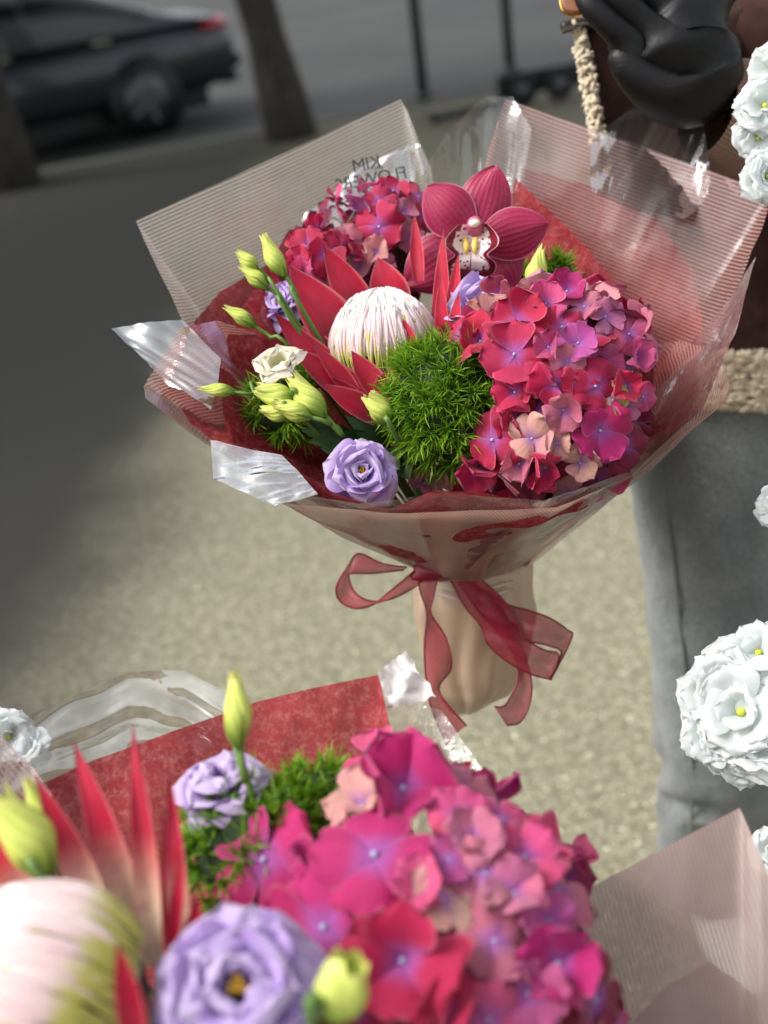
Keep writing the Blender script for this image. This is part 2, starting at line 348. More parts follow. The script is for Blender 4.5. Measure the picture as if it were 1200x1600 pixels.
# ------------------------------------------------------------------ parked car
M['carpaint'] = plain('car_paint', C(50, 54, 56), .3, .45, coat=.5); M['glass'] = plain('car_glass', C(14, 16, 17), .08, spec=.6); M['tyre'] = plain('tyre_rubber', C(22, 22, 22), .8, bs=120)
M['rim'] = plain('alloy_rim', C(92, 94, 96), .35, .8); M['tail'] = plain('tail_lamp', C(175, 10, 34), .2, coat=.8); M['dark'] = plain('black_plastic', C(20, 20, 20), .5, ns=60); M['plate'] = plain('number_plate', C(200, 202, 200), .5)
M['chrome'] = plain('chrome', C(170, 174, 176), .2, 1.)
def car(label, loc, dirv, paint, sgn=1):
    """local x runs from the tail (0) to the nose (-4.6); y to the right, z up; tail points along dirv"""
    root = thing('parked_car', label, 'car', loc)
    X = V(dirv).normalized(); root.rotation_euler = (0, 0, math.atan2(X.y, X.x))
    L = 4.65
    def sec(s):   # s 0 nose .. 1 tail -> half width, sill z, belt z
        w_ = .9*(1-abs(2*s-1)**5*.22); 
        belt = .62 + .30*sstep(0, .24, s) + .06*sstep(.3, .9, s) - .08*sstep(.93, 1., s)
        sill = .24 + .10*sstep(.9, 1, s) + .08*sstep(.1, 0, s); return w_, sill, belt
    def body(u, v):
        s = v; x = lerp(-3.65, 1.22, s); w_, sill, belt = sec(s); a = lerp(-math.pi*.5, math.pi*1.5, u)
        # rounded box section
        cx, cz = math.cos(a), math.sin(a); e = .45
        y = w_*math.copysign(abs(cx)**e, cx); z = lerp(sill, belt, .5+.5*math.copysign(abs(cz)**e, cz))
        y *= 1-.10*sstep(.62, 1., (z-sill)/(belt-sill)); 
        if s in (0, 1): y *= .82; z = lerp(.52, z, .8)
        wx = [-2.72, .02]
        return V((x, y, z))
    b = MB(); b.grid(body, 40, 44); b.f.append(tuple(range(40))); b.f.append(tuple(44*41+i for i in range(39, -1, -1)))
    o = link('body', b.mesh('body', paint), root)
    def cab(u, v, k=1.):
        # greenhouse: u along length, v across
        x0, x1 = -2.45, .92; x = lerp(x0, x1, u)
        roof = .93 + .53*sstep(-2.45, -1.35, x)*(1-sstep(-.75, .95, x)); half = lerp(.80, .60, min(1, (roof-.93)/.5))
        a = lerp(0, math.pi, v); c_, s_ = math.cos(a), math.sin(a)
        y = .83*math.copysign(abs(c_)**.6, c_)*(1-.22*abs(s_)**2*min(1, (roof-.93)/.5)); z = .9+(roof-.9)*abs(s_)**.55
        return V((x, y, z))
    g = MB(); g.grid(cab, 36, 20); link('cabin_roof', g.mesh('cabin_roof', paint), root)
    for sy in (-1, 1):                                     # side glass, two panes a side, 4 mm proud of the cabin
        for (a0, a1) in ((.16, .44), (.46, .80)):
            def pane(u, v, sy=sy, a0=a0, a1=a1):
                uu = lerp(a0, a1, u); vv = lerp(.07, .245, v)
                p = cab(uu, vv if sy > 0 else 1-vv); return V((p.x, p.y+sy*.006, p.z+.004))
            wn = MB(); wn.grid(pane, 10, 5); link('side_window', wn.mesh('side_window', M['glass']), root)
    for (a0, a1) in ((.03, .28), (.76, .97)):
        def pane(u, v, a0=a0, a1=a1):
            p = cab(lerp(a0, a1, u), lerp(.3, .7, v)); return V((p.x, p.y, p.z+.006))
        wn = MB(); wn.grid(pane, 8, 8); link('windscreen' if a0 < .5 else 'rear_window', wn.mesh('screen', M['glass']), root)
    for x in (-2.72, .02):
        for sy in (-1, 1):
            c = V((x, sy*.80, .325))
            t = MB(); t.tube([c+V((0, sy*q, 0)) for q in (-.1, -.085, .085, .1)], [.29, .325, .325, .29], 28)
            wh = link('wheel', t.mesh('wheel', M['tyre']), root)
            r_ = MB(); r_.tube([c+V((0, sy*q, 0)) for q in (.09, .106, .107)], [.23, .225, .1], 20)
            link('rim', r_.mesh('rim', M['rim']), wh)
            for k in range(5):
                a = k*2*math.pi/5; q = MB(); q.box(c+V((math.cos(a)*.12, sy*.112, math.sin(a)*.12)), (.19, .012, .05), Matrix.Rotation(-a, 3, 'Y')); 
                link('spoke', q.mesh('spoke', M['chrome'], smooth=False), wh)
            ar = MB(); ar.tube([c+V((0, sy*.088, 0)), c+V((0, sy*.1015, 0))], [.385, .385], 28); link('wheel_arch', ar.mesh('wheel_arch', M['dark']), root)
    for sy in (-1, 1):
        t = MB(); t.grid(lambda u, v: V((lerp(.58, .985, u) - .05*abs(v-.5), sy*lerp(.82, .45, sstep(.35, 1, u))+sy*.012, lerp(.70, .86, v)+.03*u)), 8, 4)
        q = MB(); q.ball((0, 0, 0), 1, 14, 8); 
        tl = link('tail_lamp', q.mesh('tail_lamp', M['tail']), root); tl.matrix_basis = Matrix.Translation((.97, sy*.69, .84)) @ Matrix.Rotation(-sy*.5, 4, 'Z') @ Matrix.Diagonal((.25, .10, .075, 1))
    bp = MB(); bp.ball((1.15, 0, .5), 1, 20, 10, (.14, .78, .17)); link('rear_bumper', bp.mesh('rear_bumper', M['carpaint']), root)
    pl = MB(); pl.box((1.285, 0, .62), (.012, .5, .11)); link('number_plate', pl.mesh('number_plate', M['plate'], smooth=False), root)
    for hx in (-1.25, -.3):
        hd = MB(); hd.box((hx, -.856, .87), (.18, .02, .025)); link('door_handle', hd.mesh('door_handle', M['chrome'], smooth=False), root)
    ub = MB(); ub.box((-1.35, 0, .22), (4.2, 1.5, .16)); link('underbody', ub.mesh('underbody', M['dark'], smooth=False), root)
    ex = MB(); ex.box((1.12, 0, .33), (.16, 1.2, .1)); link('diffuser', ex.mesh('diffuser', M['dark'], smooth=False), root)
    mr = MB(); mr.ball((-1.95, -.95, .98), .1, 10, 6, (.7, 1, .7)); link('side_mirror', mr.mesh('side_mirror', paint), root)
    return root
a_ = G(232, 212, -.12); b_ = G(40, 258, -.12); cd = (a_-b_).normalized()
cl = car('dark grey saloon car parked by the kerb with red tail lamp', a_+V((-cd.y, cd.x, 0))*.8, cd, M['carpaint'])

# ------------------------------------------------------------------ tree trunks, posts, scooter
k = Mat('bark'); o_ = k.obj(); mp = k.n('Mapping'); mp.inputs['Scale'].default_value = (9, 9, 1.6); k.put(mp.inputs[0], o_)
bn = k.noise(3.5, 6, vec=mp.outputs[0], rough=.7); M['bark'] = k.done(k.pbr(k.mix(k.ss(bn, .3, .7), C(38, 36, 32), C(72, 68, 60)), .9, normal=k.bump(bn, .9, .03)))
crown_mat = mat_green('tree_leaf', C(38, 62, 22), C(84, 110, 44))
def tree(label, base, top, r0, h=5.2, seed=1):
    root = thing('street_tree', label, 'tree', base)
    pts = []; dirv = (top-base).normalized()
    for i in range(15):
        t = i/14; p = base + dirv*(h*t); p += V((nz((t*2, seed, 0), 1), nz((t*2, 0, seed), 1), 0))*.10*t; pts.append(p-V((0, 0, .15*(i == 0))))
    rad = [r0*(1.35 if i == 0 else 1.12 if i == 1 else 1-.45*i/14) for i in range(15)]
    tr = MB(); tr.tube(pts, rad, 18)
    for i, v in enumerate(tr.v): tr.v[i] = v + V((nz(v, 5, seed), nz(v, 5, seed+1), 0))*.03
    tro = part(root, 'trunk', tr, M['bark'])
    rr = random.Random(seed); cr = MB(); lim = MB()
    for q in range(7):
        a = q*.9+seed; s0 = pts[9+q % 5]; e = s0 + V((math.cos(a)*1.9, math.sin(a)*1.9, .9+rr.random())); lim.tube([s0, lerp(s0, e, .5)+V((0, 0, .15)), e], [r0*.35, r0*.22, .03], 8)
        for j in range(700):
            c = e + V((rr.gauss(0, .8), rr.gauss(0, .8), rr.gauss(0, .5))); x = V((rr.gauss(0, 1), rr.gauss(0, 1), rr.gauss(0, 1))).normalized(); y = x.orthogonal().normalized()
            b = len(cr.v)
            for (p_, s_, uvv) in ((0, 0, 0), (.5, .5, .5), (1, 0, 1), (.5, -.5, .5)): cr.v.append(c+x*.2*p_+y*.15*s_); cr.uv.append((0, uvv))
            cr.f.append((b, b+1, b+2, b+3))
    sub(root, tro, 'limb', lim, M['bark'])
    part(root, 'crown', cr, crown_mat, stuff=True)
tb = G(458, 214)
tree('street tree trunk leaning beside the dark car\'s tail', tb, PY(398, 0, tb.y), .165, seed=3)
tb2 = G(14, 292)
tree('dark street tree trunk in front of the dark car\'s door', tb2, tb2+V((-.02, 0, 3)), .2, seed=8)
tree('street tree beyond the pavement\'s worn asphalt side', V((-6.5, 5.6, 0)), V((-6.6, 5.6, 3)), .2, seed=12)  # out of view, added so its dense crown shades the left ground
M['post'] = plain('post_paint', C(48, 50, 50), .5, ns=30)
for (px, py, tx, ty, lab) in ((662, 153, 638, 0, 'thin dark grey post standing beside the lying scooter'), (797, 112, 768, 0, 'thin dark grey post standing behind the lying scooter')):
    b_ = G(px, py, 0); root = thing('street_post', lab, 'post', b_, 'thin posts along the kerb')
    q = MB(); q.tube([b_-V((0, 0, .03)), b_+V((0, 0, 2.1))], [.045, .045], 14); part(root, 'pole', q, M['post'])
    q = MB(); q.tube([b_+V((0, 0, .003)), b_+V((0, 0, .03)), b_+V((0, 0, .05))], [.11, .1, .05], 16); part(root, 'base_plate', q, M['post'])
    q = MB(); q.ball(b_+V((0, 0, 2.1)), .055, 10, 6); part(root, 'cap', q, M['post'])
# scooter lying on its side
s0, s1 = G(682, 184, .06), G(880, 142, .08)
root = thing('kick_scooter', 'black kick scooter lying on its side near the thin posts', 'scooter', V((s0.x, s0.y, 0)))
sdv = (s1-s0).normalized(); sn = V((-sdv.y, sdv.x, 0)); M['rubber'] = M['tyre']
q = MB(); q.tube([s0, lerp(s0, s1, .5), lerp(s0, s1, .72)+sn*.05], [.03, .03, .034], 10); part(root, 'stem', q, M['dark'])
q = MB(); q.tube([s0-sn*.02-sdv*.02, s0+sn*.3], [.018, .018], 10); part(root, 'handlebar', q, M['dark'])
q = MB(); q.tube([s0-sdv*.03-sn*.03, s0+sn*.08], [.032, .032], 10); part(root, 'grip', q, M['rubber'])
dk = lerp(s0, s1, .72)+V((0, 0, .09)); q = MB(); q.box(dk+sn*.15+sdv*.2, (.75, .05, .17), frame(V((0, 0, 1)), x=sdv)); part(root, 'deck', q, M['dark'], smooth=False)
for c in (lerp(s0, s1, .70)+sn*.04, lerp(s0, s1, .98)):
    c = V((c.x, c.y, .13)); q = MB()
    for i in range(20):
        a = i*2*math.pi/20; 
    q.tube([c+(sdv*math.cos(i*math.pi/10)+V((0, 0, 1))*math.sin(i*math.pi/10)*.9+sn*.2*math.cos(i*math.pi/10))*.10 for i in range(21)], .03, 8, False); wh = part(root, 'wheel', q, M['rubber'])
    q = MB(); q.tube([c-sn*.03, c+sn*.03], [.055, .055], 14); sub(root, wh, 'hub', q, M['rim'])

# ------------------------------------------------------------------ petal and flower builders
def petal_mesh(name, mat, W=1., claw=.12, peak=.62, cup=.3, curl=.2, ruf=.0, rfreq=5, serr=.02, roll=0., nu=8, nv=8, seed=0, point=2.):
    """unit-length petal along +Y, inner face +Z"""
    rr = random.Random(seed); q = MB()
    def f(u, v):
        x = 2*u-1
        pr = (claw + (1-claw)*math.sin(min(1, v/peak)*math.pi/2)**1.1) if v < peak else max(0, 1-((v-peak)/(1-peak))**point)**(1/2.0)
        pr = max(pr, .02)
        y = v*(1 - .10*x*x*sstep(.5, 1, v)) + serr*noise.noise(V((x*9+seed, v*3, seed)))*sstep(.6, 1, v)
        X = x*pr*W/2*(1+serr*noise.noise(V((v*11, x, seed*2.)))*2)
        z = cup*X*X*2 + curl*v*v + ruf*sstep(.35, 1, max(v, abs(x)*v*1.15))*(math.sin(x*rfreq+seed)+.6*math.sin(x*rfreq*2.3+seed*2)+.8*noise.noise(V((x*3, v*4, seed*5.))))
        z += .05*noise.noise(V((x*1.7, v*2, seed*3.3))) - roll*(sstep(.72, 1.05, v)**2+.5*sstep(.6, 1., abs(x))**2*sstep(.3, .8, v))
        return V((X, y, z))
    q.grid(f, nu, nv); return q.mesh(name, mat)
random.seed(11)
HP = [petal_mesh('petal', M['hyd'], W=rnd(1.12, 1.42), claw=.16, peak=rnd(.55, .68), cup=rnd(-.45, .6), curl=rnd(-.42, .3), ruf=rnd(.03, .085), rfreq=rnd(2.5, 6), serr=rnd(.02, .06), seed=i+1, nu=7, nv=7, point=rnd(1.7, 2.6)) for i in range(18)]
q = MB(); q.ball((0, 0, .04), .062, 8, 5); q.tube([V((0, 0, -.05)), V((.03, 0, -.3)), V((.0, .02, -.7))], [.04, .035, .035], 5)
q_eye = q.mesh('floret', M['eye']); q_eye.materials.append(M['stem'])
for p_ in q_eye.polygons: p_.material_index = 1 if min(q_eye.vertices[i].co.z for i in p_.vertices) < -.04 else 0
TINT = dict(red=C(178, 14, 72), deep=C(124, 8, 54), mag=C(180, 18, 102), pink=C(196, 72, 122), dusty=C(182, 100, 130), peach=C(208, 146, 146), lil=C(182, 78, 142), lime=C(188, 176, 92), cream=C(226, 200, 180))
def tint(name): 
    c = TINT[name]; return tuple(max(0, x*rnd(.88, 1.12)) for x in c[:3])+(1,)
def floret(root, loc, nrm, r, tn, flat=.0):
    rot = frame(nrm, x=V((rnd(-1, 1), rnd(-1, 1), rnd(-1, 1))))
    fo = link('floret', q_eye, root, m4(rot, loc-root.location, r))
    a0 = rnd(0, 6.28); tt = tint(tn); shut = 0 if random.random() < .55 else rnd(.2, .85)
    for k in range(4):
        a = a0+k*math.pi/2+rnd(-.2, .2); el = (rnd(-.15, .4)+shut)*(1-flat)
        s = rnd(.9, 1.18)
        M_ = Matrix.Rotation(a, 4, 'Z') @ Matrix.Translation((0, .03, .02+.012*(k % 2))) @ Matrix.Rotation(el, 4, 'X') @ Matrix.Scale(s, 4)
        link('petal', random.choice(HP), fo, M_, tuple(x*rnd(.9, 1.1) for x in tt[:3])+(1,))
def hydrangea(label, c, R, neck, listed, nfill, rfill, tints, group='hydrangea heads in the bouquets', clip=None):
    root = thing('hydrangea', label, 'hydrangea', c, group)
    q = MB(); q.ball(c, R*.62, 20, 12)
    for i, v in enumerate(q.v): q.v[i] = v+(v-c)*.25*nz(v, 40)
    part(root, 'flower_core', q, M['core'])
    st = spline([c, lerp(c, neck, .4)+V((0, 0, -.02)), neck], 10); q = MB(); q.tube(st, .005, 8); part(root, 'stem', q, M['stem'])
    used = []; tc = (CAM-c).normalized()
    for (px, py, rp, tn) in listed:
        k = ray(px, py).normalized(); oc = CAM-c; b = oc.dot(k); D = b*b-(oc.dot(oc)-R*R)
        p = CAM+k*(-b-math.sqrt(D)) if D > 0 else CAM+k*(-b)
        nr = (p-c).normalized(); r = rp*1.08*depth(p)/FPX; p = p+nr*R*.03
        n2 = (nr*.75+(CAM-p).normalized()*.55+V((rnd(-.2, .2), rnd(-.2, .2), rnd(-.2, .2)))).normalized()
        floret(root, p, n2, r, tn); used.append((nr, r))
    got = 0; tries = 0; rr = random.Random(5)
    while got < nfill and tries < 6000:
        tries += 1; d = V((rr.gauss(0, 1), rr.gauss(0, 1), rr.gauss(0, 1))).normalized()
        if d.dot(tc) < -.25 or d.dot((neck-c).normalized()) > .75: continue
        r = rfill*rr.uniform(.8, 1.25)
        if clip:
            pp = c+d*R; w_ = pp-CAM; dd_ = w_.dot(FWD)
            if not clip(600+FPX*w_.dot(RT)/dd_, 800-FPX*w_.dot(UP)/dd_): continue
        if any((d-u).length*R < .47*(r+ru) for u, ru in used): continue
        used.append((d, r)); got += 1
        floret(root, c+d*R*rr.uniform(.85, 1.0), (d+V((rr.gauss(0, .52), rr.gauss(0, .52), rr.gauss(0, .52)))).normalized(), r, rr.choice(tints))
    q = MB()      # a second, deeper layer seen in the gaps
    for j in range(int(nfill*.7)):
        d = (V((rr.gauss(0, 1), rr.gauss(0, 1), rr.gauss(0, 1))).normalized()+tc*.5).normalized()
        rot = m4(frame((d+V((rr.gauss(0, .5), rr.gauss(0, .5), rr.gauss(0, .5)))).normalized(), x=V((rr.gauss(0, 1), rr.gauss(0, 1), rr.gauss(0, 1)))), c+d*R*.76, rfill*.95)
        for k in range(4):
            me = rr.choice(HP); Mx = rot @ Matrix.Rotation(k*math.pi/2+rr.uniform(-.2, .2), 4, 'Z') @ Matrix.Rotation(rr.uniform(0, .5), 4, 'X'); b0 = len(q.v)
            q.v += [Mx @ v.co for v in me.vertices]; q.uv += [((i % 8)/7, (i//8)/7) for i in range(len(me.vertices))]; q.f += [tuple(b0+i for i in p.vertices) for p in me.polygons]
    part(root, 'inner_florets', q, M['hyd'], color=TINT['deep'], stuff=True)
    return root
def lane(base, tip, width, nrm, bow=.0, cup=.35, wpk=.35, nu=6, nv=14, tail=.55, bend=None):
    """lanceolate blade between two points; nrm = side its hollow face looks to"""
    q = MB(); ax = tip-base; L = ax.length; y = ax/L; x = y.cross(nrm).normalized(); z = x.cross(y)
    def f(u, v):
        s = 2*u-1
        wv = (tail+(1-tail)*math.sin(min(1, v/wpk)*math.pi/2)) if v < wpk else max(.0, 1-((v-wpk)/(1-wpk))**1.75)
        wv = max(wv, .012); X = s*wv*width/2
        return base + y*(v*L) + x*X + z*(cup*X*X/(width*.5+1e-6) + bow*L*math.sin(v*math.pi) + L*.02*noise.noise(V((v*3, s, L*50)))) + (bend*(v*v) if bend else V((0, 0, 0)))
    return q.grid(f, nu, nv)
def leaf(root, base, tip, width, nrm, mat, name='leaf'): part(root, name, lane(base, tip, width, nrm, .08, .5, .4, 4, 10, .1), mat)
PB = {}
def rose(name, label, cat, c, axis, R, mat, neck, layers, group=None, stamen=True, seed=1, stemc=True):
    """ruffled rosette flower: layers = (count, tilt deg, length factor, mesh key)"""
    root = thing(name, label, cat, c, group); ax = axis.normalized(); F = frame(ax, x=V((1, .3, .2)))
    rr = random.Random(seed); n_ = 0
    for li, (cnt, tilt, lf, W, cup, curl, ruf) in enumerate(layers):
        for k in range(cnt):
            me = PB.get((mat.name, li, k % 4, W))
            if me is None:
                me = PB[(mat.name, li, k % 4, W)] = petal_mesh('petal', mat, W=W*rr.uniform(.9, 1.1), claw=.25, peak=.6, cup=cup, curl=curl, roll=.22, ruf=ruf*rr.uniform(.6, 1.1), rfreq=rr.uniform(2.5, 5), serr=.03, seed=li*10+k+seed, nu=16, nv=14, point=2.4)
            a = (k+.5*(li % 2)+rr.uniform(-.15, .15))*2*math.pi/cnt+li*.4; al = math.radians(tilt+rr.uniform(-8, 8))
            rad = V((math.cos(a), math.sin(a), 0)); tg = V((-math.sin(a), math.cos(a), 0)); d = V((0, 0, 1))*math.cos(al)+rad*math.sin(al)
            rot = Matrix((-tg, d, (-tg).cross(d))).transposed()
            link('petal', me, root, m4(F @ rot, F @ (rad*R*.06+V((0, 0, -.25*R))), R*lf*rr.uniform(.93, 1.07)))
    if stamen:
        q = MB()
        for k in range(9):
            a = k*.7; b0 = c+ax*(-.2*R); e = c+ax*(R*.22)+(F @ V((math.cos(a), math.sin(a), 0)))*R*(.05+.07*(k % 3)/2); q.tube([b0, e], R*.012, 5); q.ball(e, R*.032, 6, 4, (1, 1, 1.6))
        part(root, 'stamens', q, M['stamen'], stuff=False)
    if stemc:
        q = MB(); q.tube(spline([c-ax*R*.2, c-ax*(R*.9), lerp(c, neck, .5), neck], 12), .0028, 6); part(root, 'stem', q, M['stem'])
        q = MB()
        for k in range(5):
            a = k*2*math.pi/5; d = F @ V((math.cos(a), math.sin(a), 0)); s = lane(c-ax*R*.25, c-ax*(R*.02)+d*R*.42, R*.12, ax, .0, .3, .3, 2, 6); b = len(q.v); q.v += s.v; q.uv += s.uv; q.f += [tuple(i+b for i in f) for f in s.f]
        part(root, 'calyx', q, M['calyx'])
    return root
LIS = [(5, 70, 1.1, 1.45, .3, -.28, .045), (4, 50, 1.02, 1.5, .5, -.12, .05), (4, 32, .9, 1.35, .7, .05, .05), (3, 16, .7, 1.2, .9, .1, .05)]
def bud(label, base, tip, wd, neck, via=None, group='lisianthus buds', n=1, openf=.25, seed=1):
    """bud spindle from base to tip; stem from base to neck through via"""
    root = thing('lisianthus_bud', label, 'bud', base, group); ax = tip-base; L = ax.length; F = frame(ax)
    q = MB(); tw = 1.3
    def f(u, v):
        a = u*2*math.pi
        pr = .30+.70*math.sin(min(1, v/.42)*math.pi/2) if v < .42 else lerp(1, openf+.12, sstep(.42, 1, v))
        rdg = 1+.16*math.sin(3*a+tw*v*5+seed)*sstep(.25, .8, v)+.05*math.sin(7*a+v*6)*v
        r = wd/2*pr*rdg
        fr = L*.07*math.sin(a*5+seed)*sstep(.85, 1, v)+L*.05*noise.noise(V((math.cos(a)*2, math.sin(a)*2, seed*1.)))*sstep(.7, 1, v)
        p = V((math.cos(a)*r, math.sin(a)*r, v*L+fr)); p.x += L*.04*math.sin(v*3+seed)
        return base + F @ p
    q.grid(f, 26, 16); bo = part(root, 'bud', q, M['bud'])
    cq = MB()
    for k in range(5):
        a = k*2*math.pi/5+seed; d = F @ V((math.cos(a), math.sin(a), 0)); s = lane(base-ax.normalized()*.002+d*wd*.14, base+ax*rnd(.38, .55)+d*wd*.53, wd*.13, d*-1, -.06, .2, .3, 2, 7)
        b = len(cq.v); cq.v += s.v; cq.uv += s.uv; cq.f += [tuple(i+b for i in f_) for f_ in s.f]
    sub(root, bo, 'calyx', cq, M['calyx'])
    pts = [base+ax*.03, base-ax*.5]+([via] if via else [])+[neck]
    q = MB(); q.tube(spline(pts, 14), [wd*.1+.0004]*15, 6); part(root, 'stem', q, M['stem'])
    return root
def moss(label, c, R, neck, ntuft, blen, sq=(1, 1, 1), seed=1, bw=.0014):
    root = thing('green_dianthus', label, 'dianthus', c, 'fluffy green dianthus heads'); rr = random.Random(seed)
    q = MB(); q.ball(c, R*.8, 18, 12, sq); part(root, 'flower_core', q, M['mosscore'])
    q = MB(); tc = (CAM-c).normalized()
    for t in range(ntuft):
        d = V((rr.gauss(0, 1), rr.gauss(0, 1), rr.gauss(0, 1))).normalized()
        if d.dot(tc) < -.35: continue
        o = c+V((d.x*sq[0], d.y*sq[1], d.z*sq[2]))*R*rr.uniform(.74, .93); 
        for b in range(15):
            e = (d*rr.uniform(.35, 1.1)+V((rr.gauss(0, .62), rr.gauss(0, .62), rr.gauss(0, .62)))).normalized(); L = blen*rr.uniform(.65, 1.15)
            sd_ = e.orthogonal(); sd_ = (Matrix.Rotation(rr.uniform(0, 6.28), 3, e) @ sd_).normalized(); cv = V((rr.gauss(0, 1), rr.gauss(0, 1), rr.gauss(0, 1)-.2)).normalized()*L*.38
            i0 = len(q.v)
            for j, (tt, w_) in enumerate(((0, .8), (.35, 1.), (.7, .75))):
                p = o+e*L*tt+cv*tt*tt
                for s in (-1, 1): q.v.append(p+sd_*bw*w_*s*.5); q.uv.append((0, tt))
            q.v.append(o+e*L+cv); q.uv.append((0, 1))
            q.f += [(i0, i0+1, i0+3, i0+2), (i0+2, i0+3, i0+5, i0+4), (i0+4, i0+5, i0+6)]
    part(root, 'filaments', q, M['moss'], stuff=True)
    q = MB(); q.tube(spline([c, lerp(c, neck, .5), neck], 8), .003, 6); part(root, 'stem', q, M['stem'])
    return root
def protea(label, c, axis, R, neck, bracts, seed=1, n=560, thick=.0014):
    root = thing('king_protea', label, 'protea', c, 'king proteas in the bouquets'); ax = axis.normalized(); F = frame(ax, x=V((1, 0, .2))); rr = random.Random(seed)
    q = MB(); q.ball(c, R*.93, 24, 14, (1, 1, .95), F); part(root, 'flower_core', q, M['pcore'])
    q = MB()
    for i in range(n):
        cl_ = i % 60; a = cl_*2.399963+rr.gauss(0, .05); lay = rr.random()
        t0 = math.radians(118 if lay < .62 else rr.uniform(55, 95)); t1 = math.radians(abs(rr.gauss(0, 9)) if lay < .4 else rr.uniform(8, 48))
        pts, rad = [], []; wob = rr.uniform(-.16, .16); ph_ = rr.uniform(0, 3); Rr = R*(1+rr.uniform(-.03, .045)); lift = rr.uniform(-.02, .10)
        for j in range(13):
            s = j/12; th = lerp(t0, t1, s); aa = a+wob*math.sin(s*3+ph_)+(.16*math.sin(cl_*1.7))*s; rd = Rr*(1+lift*sstep(.72, 1., s))
            pts.append(c+F @ V((math.cos(aa)*math.sin(th)*rd, math.sin(aa)*math.sin(th)*rd, math.cos(th)*rd*.96)))
            rad.append(thick*(.8+.5*math.sin(s*math.pi))*(.55 if s < .22 else 1)*(.7 if s > .95 else 1))
        q.tube(pts, rad, 6)
    part(root, 'styles', q, M['style'], stuff=True)
    for (bp, tp, wd, base_col, bow, hollow) in bracts:
        s = lane(bp, tp, wd, hollow, bow, .45, .34, 8, 16, .7); part(root, 'bract', s, M['bract'], color=base_col)
    q = MB(); q.tube(spline([c-ax*R*.6, c-ax*R*1.5, lerp(c, neck, .7), neck], 10), [.016, .017]+[.009]*9, 10); part(root, 'stem', q, M['stem'])
    return root

# ------------------------------------------------------------------ bouquet in the middle: wrap
NK = P(735, 880, 1.2)                       # where the stems are tied
NF = P(735, 1100, 1.27)
def sheet(root, name, mat, rim_px, base_px, color=None, nu=60, nv=24, bulge=.0, crk=.004, cf=14, stripe=None, ctr=None, seed=1, pw=1., label=None, sf=1., flare=0., pleat=None):
    rim = [P(*a) for a in rim_px]; base = [P(*a) for a in base_px]
    seg = [(b-a).length for a, b in zip(rim, rim[1:])]; T = sum(seg); fr = [0.]; acc = 0
    for L in seg:
        k_ = max(1, round(nu*L/T))
        for j in range(1, k_+1): fr.append(min(1, (acc+L*j/k_)/T))
        acc += L
    def at(pts, t):
        Ls = [0]
        for a, b in zip(pts, pts[1:]): Ls.append(Ls[-1]+(b-a).length)
        s = t*Ls[-1]; j = 0
        while j < len(pts)-2 and Ls[j+1] < s-1e-9: j += 1
        return lerp(pts[j], pts[j+1], (s-Ls[j])/max(1e-9, Ls[j+1]-Ls[j]))
    R_ = [at(rim, t) for t in fr]; B_ = [at(base, t) for t in fr]; n_ = len(fr)-1
    c0 = ctr or lerp(sum(R_, V())/len(R_), sum(B_, V())/len(B_), .3)
    q = MB()
    def f(u, v):
        i = min(n_, round(u*n_)); p = lerp(B_[i], R_[i], v**pw); a, b = R_[max(0, i-2)], R_[min(n_, i+2)]
        nr = (R_[i]-B_[i]).cross(b-a)
        nr = nr.normalized() if nr.length > 1e-9 else V((0, 0, 1))
        if ctr is not None and nr.dot(p-lerp(ctr, p, .0)) < 0: nr = -nr
        amp = crk*(.35+.65*v)*(1-.6*sstep(.9, 1, v))
        z = bulge*math.sin(math.pi*v) + amp*(nz(p, cf, seed)+.5*nz(p, cf*2.3, seed+2)+ .9*abs(nz((u*9, v*1.3, seed), 1.3, seed)) ) + flare*v**4
        if pleat:
            t_ = (v*pleat[1]+.35*math.sin(u*3)+u*pleat[2]+.9*noise.noise(V((u*2.2, v*11, 3)))+.25*noise.noise(V((u*8, v*30, 5)))) % 1; z += pleat[0]*(t_/.7 if t_ < .7 else (1-t_)/.3)
        return p+nr*z
    q.grid(f, n_, nv)
    if stripe:
        e = (P(*stripe[1])-P(*stripe[0])).normalized(); w_ = (R_[n_//2]-B_[n_//2]); ac = (w_-e*w_.dot(e)).normalized()
        q.uv = [(p.dot(ac)*sf, uv[1]) for p, uv in zip(q.v, q.uv)]
    o = part(root, name, q, mat, color=color, label=label)
    return o
wrap = thing('bouquet_wrap', 'cone of striped blush film and crimson tissue around the tied bouquet', 'wrapping', NF, 'bouquet wraps')
wc = P(690, 640, 1.05)
BACK = [(655, 868, 1.19), (690, 850, 1.24), (735, 845, 1.26), (785, 850, 1.24), (822, 868, 1.19)]
BL = [(648, 888, 1.17), (655, 868, 1.19), (690, 850, 1.24), (735, 845, 1.26)]; BR = [(735, 845, 1.26), (785, 850, 1.24), (822, 868, 1.19), (826, 884, 1.17)]
FR = [(650, 880, 1.18), (665, 890, 1.15), (698, 908, 1.125), (748, 908, 1.125), (800, 893, 1.15), (824, 880, 1.18)]
blush, rosy, tanc = C(238, 222, 206), C(240, 176, 166), C(206, 162, 142)
sl_ = sheet(wrap, 'film_sheet', M['film'], [(672, 268, 1.17), (650, 205, 1.19), (626, 155, 1.2), (420, 250, 1.17), (213, 345, 1.11), (250, 425, 1.08), (292, 505, 1.05), (345, 610, 1.02)], BL[::-1], blush, 80, 26, .02, .008, 9, ((626, 155, 1.2), (213, 345, 1.11)), wc, 2)
sheet(wrap, 'film_sheet', M['filmr'], [(742, 330, 1.17), (765, 235, 1.19), (790, 155, 1.2), (1000, 228, 1.15), (1206, 302, 1.08), (1160, 430, 1.06), (1100, 560, 1.04)], BR, rosy, 80, 26, .02, .008, 9, ((790, 155, 1.2), (1206, 302, 1.08)), wc, 5)
